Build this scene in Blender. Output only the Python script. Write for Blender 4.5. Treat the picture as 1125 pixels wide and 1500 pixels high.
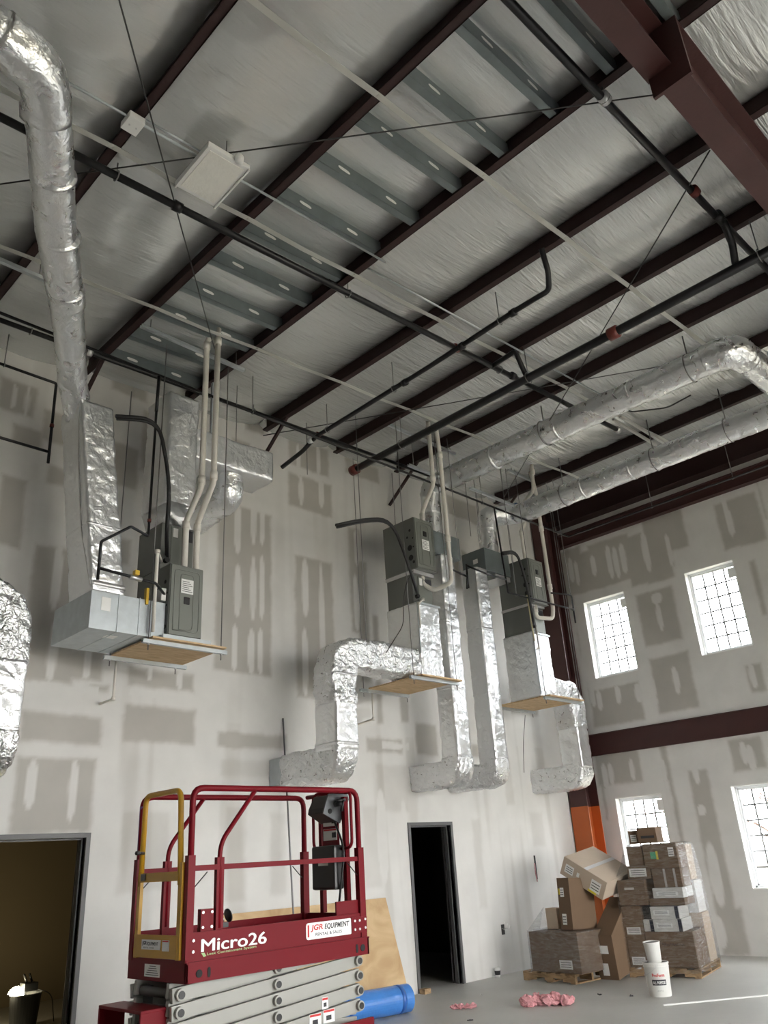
import bpy, bmesh, math, random
from mathutils import Vector, Matrix, noise
from math import radians as R, pi, sin, cos

for o in list(bpy.data.objects): bpy.data.objects.remove(o)
S = bpy.context.scene
COL = S.collection
random.seed(7)

# ------------------------------------------------------------------ camera
# world: x runs along the mechanical wall (0 = corner), y into that wall (0 = wall face), z up, metres
cam_d = bpy.data.cameras.new('camera'); cam = bpy.data.objects.new('camera', cam_d); COL.objects.link(cam)
yaw, pit, rol = R(45.731), R(23.5073), R(3.5368)
fw = Vector((sin(yaw)*cos(pit), cos(yaw)*cos(pit), sin(pit)))
rt = Vector((cos(yaw), -sin(yaw), 0)); dn = -rt.cross(fw)
r2 = rt*cos(rol) + dn*sin(rol); d2 = -rt*sin(rol) + dn*cos(rol)
m = Matrix((( r2.x, -d2.x, -fw.x, -13.9103), (r2.y, -d2.y, -fw.y, -8.7514), (r2.z, -d2.z, -fw.z, 1.6969), (0, 0, 0, 1)))
cam.matrix_world = m
cam_d.sensor_fit = 'HORIZONTAL'; cam_d.sensor_width = 36; cam_d.lens = 36*1169.17/1125
cam_d.clip_start = .05; cam_d.clip_end = 300
S.camera = cam

# ------------------------------------------------------------------ sky, exposure
W = bpy.data.worlds.new('overcast_sky'); S.world = W; W.use_nodes = True
wn = W.node_tree; wn.nodes.clear()
wo = wn.nodes.new('ShaderNodeOutputWorld'); wb = wn.nodes.new('ShaderNodeBackground')
wb.inputs[0].default_value = (1.0, .992, .975, 1); wb.inputs[1].default_value = 12.0
wn.links.new(wb.outputs[0], wo.inputs[0])
S.view_settings.view_transform = 'Standard'; S.view_settings.look = 'None'
S.view_settings.gamma = 1; S.view_settings.use_curve_mapping = False
S.view_settings.exposure = 0.58

# ------------------------------------------------------------------ materials
def nodes(name):
    m = bpy.data.materials.new(name); m.use_nodes = True
    nt = m.node_tree; b = nt.nodes['Principled BSDF']
    return m, nt, b
def lk(nt, a, b): nt.links.new(a, b)
def mat(name, col, rough=.5, metal=0., bump=0., bscale=20., var=.0, vscale=4., spec=.5, coat=0., stretch=(1, 1, 1), emit=None):
    m, nt, b = nodes(name)
    b.inputs['Base Color'].default_value = (*col, 1); b.inputs['Roughness'].default_value = rough
    b.inputs['Metallic'].default_value = metal; b.inputs['Specular IOR Level'].default_value = spec
    b.inputs['Coat Weight'].default_value = coat
    if emit:
        b.inputs['Emission Color'].default_value = (*emit[0], 1); b.inputs['Emission Strength'].default_value = emit[1]
    if bump or var:
        tc = nt.nodes.new('ShaderNodeTexCoord'); mp = nt.nodes.new('ShaderNodeMapping')
        mp.inputs['Scale'].default_value = stretch; lk(nt, tc.outputs['Object'], mp.inputs[0])
        if bump:
            n = nt.nodes.new('ShaderNodeTexNoise'); n.inputs['Scale'].default_value = bscale; n.inputs['Detail'].default_value = 4
            bp = nt.nodes.new('ShaderNodeBump'); bp.inputs['Strength'].default_value = bump; bp.inputs['Distance'].default_value = .02
            lk(nt, mp.outputs[0], n.inputs[0]); lk(nt, n.outputs[0], bp.inputs['Height']); lk(nt, bp.outputs[0], b.inputs['Normal'])
        if var:
            n = nt.nodes.new('ShaderNodeTexNoise'); n.inputs['Scale'].default_value = vscale; n.inputs['Detail'].default_value = 5
            mx = nt.nodes.new('ShaderNodeMix'); mx.data_type = 'RGBA'
            mx.inputs[6].default_value = (*[c*(1-var) for c in col], 1); mx.inputs[7].default_value = (*[min(1, c*(1+var)) for c in col], 1)
            lk(nt, mp.outputs[0], n.inputs[0]); lk(nt, n.outputs[0], mx.inputs[0]); lk(nt, mx.outputs[2], b.inputs['Base Color'])
    return m

def foil_mat(name, col=(.82, .83, .84), rough=.33, s1=8., k=.35, s2=28.):
    m, nt, b = nodes(name)
    b.inputs['Metallic'].default_value = .95
    tc = nt.nodes.new('ShaderNodeTexCoord')
    n1 = nt.nodes.new('ShaderNodeTexNoise'); n1.inputs['Scale'].default_value = s1; n1.inputs['Detail'].default_value = 2; n1.inputs['Distortion'].default_value = .8
    n2 = nt.nodes.new('ShaderNodeTexNoise'); n2.inputs['Scale'].default_value = s2; n2.inputs['Detail'].default_value = 3; n2.inputs['Distortion'].default_value = .4
    n3 = nt.nodes.new('ShaderNodeTexNoise'); n3.inputs['Scale'].default_value = 110; n3.inputs['Detail'].default_value = 1
    for n in (n1, n2, n3): lk(nt, tc.outputs['Object'], n.inputs['Vector'])
    prev = None
    for n, st, di in ((n1, k, .05), (n2, k*1.2, .012), (n3, k*.6, .003)):
        bp = nt.nodes.new('ShaderNodeBump'); bp.inputs['Strength'].default_value = st; bp.inputs['Distance'].default_value = di
        lk(nt, n.outputs[0], bp.inputs['Height'])
        if prev: lk(nt, prev.outputs[0], bp.inputs['Normal'])
        prev = bp
    lk(nt, prev.outputs[0], b.inputs['Normal'])
    mr = nt.nodes.new('ShaderNodeMapRange'); mr.inputs[3].default_value = rough-.06; mr.inputs[4].default_value = rough+.10
    lk(nt, n1.outputs[0], mr.inputs[0]); lk(nt, mr.outputs[0], b.inputs['Roughness'])
    b.inputs['Base Color'].default_value = (*col, 1)
    return m

def wood_mat(name, c1, c2, scale=3., stretch=(1, 8, 1)):
    m, nt, b = nodes(name)
    tc = nt.nodes.new('ShaderNodeTexCoord'); mp = nt.nodes.new('ShaderNodeMapping'); mp.inputs['Scale'].default_value = stretch
    n = nt.nodes.new('ShaderNodeTexNoise'); n.inputs['Scale'].default_value = scale; n.inputs['Detail'].default_value = 6; n.inputs['Distortion'].default_value = 1.2
    cr = nt.nodes.new('ShaderNodeValToRGB'); cr.color_ramp.elements[0].color = (*c1, 1); cr.color_ramp.elements[1].color = (*c2, 1)
    cr.color_ramp.elements[0].position = .35; cr.color_ramp.elements[1].position = .62
    lk(nt, tc.outputs['Object'], mp.inputs[0]); lk(nt, mp.outputs[0], n.inputs[0]); lk(nt, n.outputs[0], cr.inputs[0]); lk(nt, cr.outputs[0], b.inputs['Base Color'])
    b.inputs['Roughness'].default_value = .7
    return m

def drywall_mat():
    m, nt, b = nodes('drywall')
    at = nt.nodes.new('ShaderNodeAttribute'); at.attribute_name = 'mud'
    tc = nt.nodes.new('ShaderNodeTexCoord')
    n = nt.nodes.new('ShaderNodeTexNoise'); n.inputs['Scale'].default_value = 2.2; n.inputs['Detail'].default_value = 6
    lk(nt, tc.outputs['Object'], n.inputs[0])
    mx = nt.nodes.new('ShaderNodeMix'); mx.data_type = 'RGBA'
    mx.inputs[6].default_value = (.43, .41, .375, 1); mx.inputs[7].default_value = (.66, .65, .625, 1)
    lk(nt, at.outputs['Fac'], mx.inputs[0])
    m2 = nt.nodes.new('ShaderNodeMix'); m2.data_type = 'RGBA'; m2.blend_type = 'MULTIPLY'; m2.inputs[0].default_value = 1
    mr = nt.nodes.new('ShaderNodeMapRange'); mr.inputs[1].default_value = .3; mr.inputs[2].default_value = .7; mr.inputs[3].default_value = .93; mr.inputs[4].default_value = 1.04
    lk(nt, n.outputs[0], mr.inputs[0]); lk(nt, mx.outputs[2], m2.inputs[6]); lk(nt, mr.outputs[0], m2.inputs[7])
    lk(nt, m2.outputs[2], b.inputs['Base Color']); b.inputs['Roughness'].default_value = .62
    return m

def blanket_mat():
    m, nt, b = nodes('vinyl_blanket')
    tc = nt.nodes.new('ShaderNodeTexCoord')
    mp = nt.nodes.new('ShaderNodeMapping'); mp.inputs['Scale'].default_value = (1.1, 9, 1); mp.inputs['Rotation'].default_value = (0, 0, R(14))
    n = nt.nodes.new('ShaderNodeTexNoise'); n.inputs['Scale'].default_value = 2.2; n.inputs['Detail'].default_value = 5; n.inputs['Distortion'].default_value = .5
    mp2 = nt.nodes.new('ShaderNodeMapping'); mp2.inputs['Scale'].default_value = (3, 30, 1); mp2.inputs['Rotation'].default_value = (0, 0, R(-6))
    n2 = nt.nodes.new('ShaderNodeTexNoise'); n2.inputs['Scale'].default_value = 2.; n2.inputs['Detail'].default_value = 3
    lk(nt, tc.outputs['Object'], mp.inputs[0]); lk(nt, mp.outputs[0], n.inputs[0])
    lk(nt, tc.outputs['Object'], mp2.inputs[0]); lk(nt, mp2.outputs[0], n2.inputs[0])
    b1 = nt.nodes.new('ShaderNodeBump'); b1.inputs['Strength'].default_value = .7; b1.inputs['Distance'].default_value = .035
    b2 = nt.nodes.new('ShaderNodeBump'); b2.inputs['Strength'].default_value = .5; b2.inputs['Distance'].default_value = .010
    lk(nt, n.outputs[0], b1.inputs['Height']); lk(nt, n2.outputs[0], b2.inputs['Height']); lk(nt, b1.outputs[0], b2.inputs['Normal']); lk(nt, b2.outputs[0], b.inputs['Normal'])
    sx = nt.nodes.new('ShaderNodeSeparateXYZ'); lk(nt, tc.outputs['Object'], sx.inputs[0])   # film is stretched smoother in the left bays
    mr = nt.nodes.new('ShaderNodeMapRange'); mr.inputs[1].default_value = -10.5; mr.inputs[2].default_value = -6.5; mr.inputs[3].default_value = .22; mr.inputs[4].default_value = .75
    m5 = nt.nodes.new('ShaderNodeMath'); m5.operation = 'MULTIPLY'; m5.inputs[1].default_value = .7
    lk(nt, sx.outputs[0], mr.inputs[0]); lk(nt, mr.outputs[0], b1.inputs['Strength']); lk(nt, mr.outputs[0], m5.inputs[0]); lk(nt, m5.outputs[0], b2.inputs['Strength'])
    b.inputs['Base Color'].default_value = (.66, .67, .66, 1); b.inputs['Roughness'].default_value = .24
    b.inputs['Metallic'].default_value = .5
    b.inputs['Specular IOR Level'].default_value = .7
    return m

def thin_clear(name, tint, gloss=.15, rough=.02, streak=0.):
    m = bpy.data.materials.new(name); m.use_nodes = True; nt = m.node_tree; nt.nodes.clear()
    o = nt.nodes.new('ShaderNodeOutputMaterial'); t = nt.nodes.new('ShaderNodeBsdfTransparent'); g = nt.nodes.new('ShaderNodeBsdfGlossy'); mx = nt.nodes.new('ShaderNodeMixShader')
    t.inputs[0].default_value = (*tint, 1); g.inputs['Roughness'].default_value = rough; mx.inputs[0].default_value = gloss
    if streak:
        tc = nt.nodes.new('ShaderNodeTexCoord'); mp = nt.nodes.new('ShaderNodeMapping'); mp.inputs['Scale'].default_value = (2, 2, 9); mp.inputs['Rotation'].default_value = (.5, .4, 0)
        n = nt.nodes.new('ShaderNodeTexNoise'); n.inputs['Scale'].default_value = 3; n.inputs['Detail'].default_value = 5; n.inputs['Distortion'].default_value = 1.5
        mr = nt.nodes.new('ShaderNodeMapRange'); mr.inputs[1].default_value = .38; mr.inputs[2].default_value = .72; mr.inputs[3].default_value = gloss*.4; mr.inputs[4].default_value = streak
        bp = nt.nodes.new('ShaderNodeBump'); bp.inputs['Strength'].default_value = .9; bp.inputs['Distance'].default_value = .03
        lk(nt, tc.outputs['Object'], mp.inputs[0]); lk(nt, mp.outputs[0], n.inputs[0]); lk(nt, n.outputs[0], mr.inputs[0]); lk(nt, mr.outputs[0], mx.inputs[0])
        lk(nt, n.outputs[0], bp.inputs['Height']); lk(nt, bp.outputs[0], g.inputs['Normal'])
    lk(nt, t.outputs[0], mx.inputs[1]); lk(nt, g.outputs[0], mx.inputs[2]); lk(nt, mx.outputs[0], o.inputs[0])
    return m

M = dict(
    drywall=drywall_mat(), blanket=blanket_mat(),
    foil=foil_mat('foil_wrap'), foil_crumple=foil_mat('foil_crumple', rough=.28, s1=13., k=.8, s2=36.), foil_round=foil_mat('foil_round', rough=.27, s1=8., k=.4, s2=34.),
    primer=mat('red_oxide_steel', (.050, .016, .015), .55, 0, .1, 30, .25, 3),
    primer_dk=mat('red_oxide_purlin', (.028, .010, .010), .6, 0, .1, 30, .2, 3),
    orange=mat('orange_paint', (.44, .10, .02), .5, 0, 0, 20, .08, 4),
    galv=mat('galvanized_steel', (.50, .54, .56), .42, .75, .05, 40, .18, 9),
    galv_dk=mat('dull_galvanized', (.19, .22, .225), .5, .5, .05, 40, .2, 6),
    strap=mat('painted_strap', (.46, .46, .43), .5),
    white=mat('white_paint', (.78, .78, .76), .5),
    frame=mat('window_vinyl', (.82, .84, .86), .4),
    black_pipe=mat('black_steel_pipe', (.018, .018, .02), .35, .4),
    rubber=mat('black_foam', (.012, .012, .013), .6),
    red_fit=mat('red_coupling', (.13, .02, .015), .45),
    brass=mat('yellow_valve', (.65, .42, .03), .4),
    pvc=mat('white_pvc', (.72, .69, .63), .35),
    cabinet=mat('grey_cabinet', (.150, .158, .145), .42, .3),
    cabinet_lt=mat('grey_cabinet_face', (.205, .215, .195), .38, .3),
    hole=mat('knockout_black', (.01, .01, .01), .8),
    label=mat('paper_label', (.80, .80, .78), .6),
    label_dk=mat('printed_ink', (.03, .03, .035), .6),
    tape=mat('foil_tape', (.62, .62, .62), .35, .7),
    ply=wood_mat('plywood', (.46, .30, .15), (.60, .43, .24), 2.0, (1, 1, 1.5)),
    ply_flat=wood_mat('plywood_deck', (.50, .34, .18), (.66, .48, .28), 4, (1, 6, 1)),
    pallet=wood_mat('pallet_wood', (.22, .14, .07), (.40, .27, .15), 4, (4, 1, 4)),
    concrete=mat('concrete', (.46, .455, .43), .5, 0, .15, 12, .16, 1.1),
    doorframe=mat('grey_door_frame', (.11, .11, .11), .45),
    tan=mat('painted_room', (.24, .19, .115), .8), dark_room=mat('unlit_room', (.05, .045, .04), .9), side=mat('bare_block_wall', (.45, .44, .42), .8),  # dark_room: darkness of the unlit room put into its paint
    red=mat('lift_red', (.155, .004, .010), .42, 0, 0, 20, .08, 3, spec=.15),
    yellow=mat('gate_yellow', (.50, .27, .015), .4, 0, 0, 20, .1, 6),
    liftgrey=mat('lift_grey', (.34, .34, .31), .45, 0, 0, 20, .05, 4),
    liftgrey_dk=mat('lift_dark_grey', (.12, .12, .115), .5),
    blackplastic=mat('black_plastic', (.014, .014, .015), .4),
    ctrl=mat('control_plate', (.10, .105, .11), .35, .4),
    steel=mat('bright_steel', (.6, .6, .6), .3, .9),
    card=mat('cardboard', (.155, .098, .058), .75, 0, .05, 30, .08, 5),  # brown darkened to hold the shade of faces turned from the windows
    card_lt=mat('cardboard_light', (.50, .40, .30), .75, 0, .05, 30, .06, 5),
    card_lit=mat('cardboard_window_lit', (.50, .41, .32), .75, 0, .05, 30, .06, 5),  # window light on the tilted carton's top put into its colour
    card_in=mat('white_carton', (.62, .61, .58), .6),
    ink_blue=mat('dark_blue_print', (.02, .025, .05), .5),
    green=mat('green_sticker', (.05, .42, .22), .6), ysticker=mat('yellow_sticker', (.75, .62, .05), .6),
    blue=mat('blue_wrap_roll', (.055, .22, .62), .3, 0, .3, 14, .12, 6, coat=.5),
    pink=mat('pink_fibreglass', (.66, .32, .34), .95, 0, .9, 30, .2, 20),
    bucket=mat('white_bucket', (.70, .70, .67), .4),
    cable=mat('steel_cable', (.05, .05, .05), .5, .5),
    rod=mat('threaded_rod', (.20, .20, .20), .45, .7),
    glass=thin_clear('window_glass', (.96, .98, 1), .06),
    wrap=thin_clear('stretch_wrap', (.90, .91, .92), .14, .2, .42),
    lens=mat('lamp_lens', (.80, .79, .74), .35, 0, .3, 25, .06, 8),
    lamp_on=mat('work_light_lens', (1, 1, .9), .4, emit=((1, .9, .6), 60)),
    bark=mat('tree_bark', (.13, .09, .075), .9), grass=mat('outdoor_ground', (.22, .2, .15), .9, 0, 0, 5, .2, 1),
    roofmetal=mat('roof_sheet', (.4, .4, .4), .5),
    logo_red=mat('logo_red', (.55, .02, .02), .5), leaf=mat('logo_green', (.35, .50, .22), .5), txtwhite=mat('lettering_white', (.85, .85, .83), .5),
    blackhood=mat('dark_hood', (.02, .02, .02), .5), blue_sticker=mat('blue_bracket', (.03, .10, .22), .4),
)

# ------------------------------------------------------------------ mesh helpers
def wl(o):   # world location of an unrotated parent chain
    v = Vector((0, 0, 0))
    while o: v += o.location; o = o.parent
    return v
class MB:
    def __init__(s): s.v = []; s.f = []
    def add(s, vs, fs):
        k = len(s.v); s.v += [tuple(v) for v in vs]; s.f += [tuple(i+k for i in f) for f in fs]; return s
    def box(s, x0, x1, y0, y1, z0, z1, X=None):
        vs = [Vector((x, y, z)) for z in (z0, z1) for y in (y0, y1) for x in (x0, x1)]
        if X: vs = [X @ v for v in vs]
        return s.add(vs, [(0, 2, 3, 1), (4, 5, 7, 6), (0, 1, 5, 4), (2, 6, 7, 3), (0, 4, 6, 2), (1, 3, 7, 5)])
    def tube(s, pts, r, n=10, fil=0., cap=True, r2=None):
        pts = [Vector(p) for p in pts]
        if fil: pts = fillet(pts, fil)
        rings = []; T = None; N = None
        for i, p in enumerate(pts):
            a = pts[max(i-1, 0)]; b = pts[min(i+1, len(pts)-1)]; t = (b-a).normalized()
            if N is None:
                N = t.orthogonal().normalized()
            else:
                N = (N - t*N.dot(t)).normalized()
            B = t.cross(N); rr = r if r2 is None else r+(r2-r)*i/(len(pts)-1)
            rings.append([p+(N*cos(2*pi*j/n)+B*sin(2*pi*j/n))*rr for j in range(n)])
        return s.rings(rings, cap)
    def rings(s, rings, cap=True):
        n = len(rings[0]); vs = [v for r in rings for v in r]; fs = []
        for i in range(len(rings)-1):
            for j in range(n):
                a = i*n+j; b = i*n+(j+1) % n; fs.append((a, b, b+n, a+n))
        if cap: fs.append(tuple(range(n))[::-1]); fs.append(tuple(range(len(vs)-n, len(vs))))
        return s.add(vs, fs)
    def sweep(s, prof, pts, A, fil=0., noise_amp=0., step=None, cap=True, seed=0.):
        """profile (a along A, b along A x T) carried along a path lying in the plane normal to A"""
        A = Vector(A); pts = [Vector(p) for p in pts]
        if fil: pts = fillet(pts, fil, 7)
        if step: pts = resample(pts, step)
        rings = []
        for i, p in enumerate(pts):
            t = (pts[min(i+1, len(pts)-1)]-pts[max(i-1, 0)]).normalized(); B = A.cross(t).normalized()
            ring = []
            for a, b in prof:
                d = A*a+B*b; q = p+d
                if noise_amp: q = q+d.normalized()*crinkle(q, seed, noise_amp)
                ring.append(q)
            rings.append(ring)
        return s.rings(rings, cap)
    def lathe(s, c, prof, n=24, X=None):
        rings = []
        for r, z in prof: rings.append([(X or Matrix()) @ Vector((cos(2*pi*j/n)*r, sin(2*pi*j/n)*r, z))+Vector(c) for j in range(n)])
        return s.rings(rings)
    def quad(s, a, b, c, d): return s.add([a, b, c, d], [(0, 1, 2, 3)])
    def build(s, name, m, parent=None, smooth=False, bevel=0.):
        me = bpy.data.meshes.new(name); off = wl(parent) if parent else Vector((0, 0, 0))
        me.from_pydata([tuple(Vector(v)-off) for v in s.v], [], s.f)
        bm = bmesh.new(); bm.from_mesh(me); bmesh.ops.recalc_face_normals(bm, faces=bm.faces)
        if bevel:
            es = [e for e in bm.edges if len(e.link_faces) == 2 and e.calc_face_angle(0) > .5]
            bmesh.ops.bevel(bm, geom=es, offset=bevel, segments=2, affect='EDGES', profile=.6)
        bm.to_mesh(me); bm.free()
        if smooth:
            for p in me.polygons: p.use_smooth = True
        me.materials.append(M[m] if isinstance(m, str) else m)
        o = bpy.data.objects.new(name, me); COL.objects.link(o)
        if parent: o.parent = parent
        return o
def crinkle(q, s, a):
    w = Vector((s, 0, 0))
    return a*(noise.noise(q*5+w)+.75*(.5-abs(noise.noise(q*11+w))*1.6)+.5*(.4-abs(noise.noise(q*23+w))*1.6)+.18*noise.noise(q*55))
def fillet(pts, r, n=5):
    out = [pts[0]]
    for i in range(1, len(pts)-1):
        p = pts[i]; a = pts[i-1]-p; b = pts[i+1]-p; rr = min(r, a.length*.49, b.length*.49)
        if a.normalized().dot(b.normalized()) < -.999: out.append(p); continue
        a = p+a.normalized()*rr; b = p+b.normalized()*rr
        for k in range(n+1):
            t = k/n; out.append(a*(1-t)**2+p*2*t*(1-t)+b*t*t)
    out.append(pts[-1]); return out
def resample(pts, step):
    out = [pts[0]]
    for a, b in zip(pts, pts[1:]):
        k = max(1, int((b-a).length/step))
        for i in range(1, k+1): out.append(a+(b-a)*i/k)
    return out
def rrect(w, h, r=.035, n=3, sub=5):
    """rounded rectangle profile, w along a, h along b"""
    cs = [(w/2-r, h/2-r, 0), (-w/2+r, h/2-r, 90), (-w/2+r, -h/2+r, 180), (w/2-r, -h/2+r, 270)]
    pts = []
    for cx, cy, a0 in cs: pts += [(cx+r*cos(R(a0+90*k/n)), cy+r*sin(R(a0+90*k/n))) for k in range(n+1)]
    out = []
    for i, p in enumerate(pts):
        q = pts[(i+1) % len(pts)]; d = math.hypot(q[0]-p[0], q[1]-p[1]); k = max(1, int(d/.024))
        out += [(p[0]+(q[0]-p[0])*j/k, p[1]+(q[1]-p[1])*j/k) for j in range(k)]
    return out
def circ(r, n=28): return [(r*cos(2*pi*j/n), r*sin(2*pi*j/n)) for j in range(n)]
def thing(name, label, cat, loc=(0, 0, 0), group=None, kind=None):
    o = bpy.data.objects.new(name, None); COL.objects.link(o); o.location = loc; o.empty_display_size = .1
    if kind: o['kind'] = kind
    if label: o['label'] = label
    if cat: o['category'] = cat
    if group: o['group'] = group
    return o
def tag(o, label=None, cat=None, group=None, kind=None):
    for k, v in (('label', label), ('category', cat), ('group', group), ('kind', kind)):
        if v: o[k] = v
    return o
def lab(o, l): o['label'] = l; return o
def copy_tree(o, parent=None):
    c = o.copy(); COL.objects.link(c)
    if parent: c.parent = parent
    for ch in list(o.children): copy_tree(ch, c)
    return c
def box(name, m, parent, x0, x1, y0, y1, z0, z1, bevel=0., X=None):
    return MB().box(x0, x1, y0, y1, z0, z1, X).build(name, m, parent, bevel=bevel)
def tube(name, m, parent, pts, r, n=10, fil=0.):
    return MB().tube(pts, r, n, fil).build(name, m, parent, smooth=True)
def text(name, s, m, parent, org, xd, yd, width=None, height=.1, ext=.001, bold=0., shear=0.):
    cu = bpy.data.curves.new(name, 'FONT'); cu.body = s; cu.size = 1; cu.offset = bold; cu.shear = shear; cu.extrude = 0
    t = bpy.data.objects.new(name, cu); COL.objects.link(t); bpy.context.view_layer.update()
    me = bpy.data.meshes.new_from_object(t.evaluated_get(bpy.context.evaluated_depsgraph_get())); bpy.data.objects.remove(t)
    xs = [v.co.x for v in me.vertices]; ys = [v.co.y for v in me.vertices]
    x0, x1, y0, y1 = min(xs), max(xs), min(ys), max(ys)
    sx = (width/(x1-x0)) if width else height/(y1-y0); sy = height/(y1-y0)
    xd = Vector(xd); yd = Vector(yd); off = wl(parent); org = Vector(org)
    for v in me.vertices: v.co = org+xd*((v.co.x-x0)*sx)+yd*((v.co.y-y0)*sy)-off
    me.materials.clear(); me.materials.append(M[m])
    o = bpy.data.objects.new(name, me); COL.objects.link(o); o.parent = parent
    return o
ROOF = lambda x: 8.1268+.0575*x      # underside of the purlins

# ================================================================== room shell
XW, YB = -22.0, -16.0
M4 = lambda a: {'x': 0, 'y': 1}[a]
WALL_A_PAPER = [(-11.33, -10.87, 6.8, 7.24), (-10.77, -10.45, 6.57, 6.99), (-11.14, -10.84, 5.13, 5.99), (-10.68, -10.08, 3.68, 5.25), (-10.63, -10.36, 6.03, 6.27), (-8.25, -7.32, 4.06, 6.46), (-7.0, -6.12, 6.72, 7.3), (-6.9, -6.16, 3.82, 5.95), (-5.8, -5.55, 4.91, 6.67), (-10.6, -9.74, 3.74, 4.1), (-9.42, -8.52, 3.74, 3.97), (-9.43, -8.48, 3.1, 3.53), (-10.6, -9.69, 3.04, 3.36), (-10.59, -9.72, 2.13, 2.9), (-9.38, -8.77, 1.52, 2.36), (-5.6, -4.85, 3.15, 3.36), (-5.44, -4.78, 2.32, 2.99), (-4.54, -4.03, 3.15, 3.65), (-7.0, -6.16, 7.43, 7.95), (-7.79, -7.45, 7.76, 7.98), (-5.79, -5.0, 7.65, 7.96), (-3.21, -2.34, 7.54, 7.97), (-3.35, -2.78, 6.1, 6.89), (-2.27, -2.25, 6.04, 8.16), (-8.17, -7.07, 3.1, 3.3), (-8.12, -7.3, 2.75, 2.97), (-5.35, -5.22, 3.58, 5.27), (-4.84, -4.65, 3.62, 4.9), (-1.74, -0.76, 4.57, 4.68), (-1.98, -1.12, 3.98, 4.4), (-5.66, -5.42, 4.18, 6.12), (-8.04, -7.72, 6.96, 7.54), (-10.02, -9.48, 6.24, 6.85), (-9.96, -9.43, 7.59, 7.92), (-9.89, -9.5, 5.2, 5.56), (-9.89, -9.64, 3.63, 3.72), (-3.2, -2.84, 3.18, 3.38), (-2.41, -2.17, 2.42, 3.19), (-1.81, -1.43, 1.75, 2.31), (-5.75, -5.43, 1.35, 2.41), (-3.38, -3.17, 0.92, 2.21), (-8.02, -7.7, 1.34, 2.41), (-7.35, -7.09, 1.37, 2.33), (-11.1, -10.74, 6.42, 6.67), (-9.47, -9.11, 6.55, 7.47)]
WALL_A_DABS = [(-7.91, 6.12, 0.06, 0.4), (-7.9, 5.19, 0.06, 0.39), (-7.93, 4.39, 0.05, 0.34), (-7.64, 6.35, 0.05, 0.45), (-7.64, 5.28, 0.05, 0.49), (-7.66, 4.37, 0.06, 0.33), (-7.49, 6.38, 0.05, 0.45), (-7.49, 5.32, 0.05, 0.49), (-7.51, 4.39, 0.05, 0.34), (-6.75, 7.03, 0.05, 0.27), (-6.34, 7.13, 0.06, 0.3), (-6.7, 5.47, 0.07, 0.48), (-6.73, 4.35, 0.06, 0.51), (-6.39, 4.91, 0.05, 1.07), (-6.8, 7.55, 0.04, 0.32), (-6.38, 7.67, 0.04, 0.31), (-10.41, 2.62, 0.06, 0.26), (-9.96, 2.57, 0.05, 0.33), (-10.34, 4.03, 0.06, 0.35), (-9.93, 3.95, 0.05, 0.2), (-9.14, 3.92, 0.04, 0.09), (-8.73, 3.88, 0.04, 0.13), (-5.62, 6.34, 0.06, 0.33), (-5.68, 5.41, 0.06, 0.48), (-10.39, 4.91, 0.06, 0.43), (-11.14, 7.02, 0.03, 0.18), (-10.98, 7.01, 0.03, 0.22), (-1.02, 7.57, 0.1, 1.43), (-3.22, 6.65, 0.06, 0.55), (-2.99, 6.63, 0.06, 0.48), (-5.37, 2.0, 0.11, 0.67), (-4.91, 1.72, 0.09, 0.86), (-3.41, 7.01, 0.06, 0.14)]
WALL_A_BANDS = [(-10.57, -9.76, 3.63, 3.63), (-9.38, -8.51, 3.66, 3.68), (-5.27, -4.69, 3.25, 3.28), (-6.89, -6.19, 7.33, 7.42), (-3.27, -2.55, 7.49, 7.55), (-10.63, -9.66, 2.96, 2.98)]
WALL_B_PAPER = [(-2.68, -0.16, 6.24, 7.27), (-0.77, -0.18, 6.41, 7.43), (-1.88, -0.94, 6.24, 7.36), (-2.68, -2.07, 6.2, 7.14), (-2.54, -1.78, 5.05, 6.08), (-2.58, -1.81, 3.82, 4.83), (-1.53, -0.45, 3.77, 4.65), (-0.41, -0.4, 5.14, 6.08), (-4.09, -3.99, 5.13, 6.11), (-3.78, -3.5, 3.89, 4.37), (-4.4, -3.62, 6.39, 7.32), (-3.03, -2.19, 6.7, 7.76), (-1.27, -0.34, 2.72, 3.32), (-1.83, -1.68, -0.01, 3.32), (-3.49, -2.93, 2.7, 3.22), (-2.48, -2.12, -0.01, 2.82), (-0.52, -0.39, 2.14, 2.75), (-4.49, -4.45, 6.75, 7.55), (-0.32, -0.19, 4.14, 4.97), (-2.56, -2.33, 0.01, 0.68)]
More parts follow.
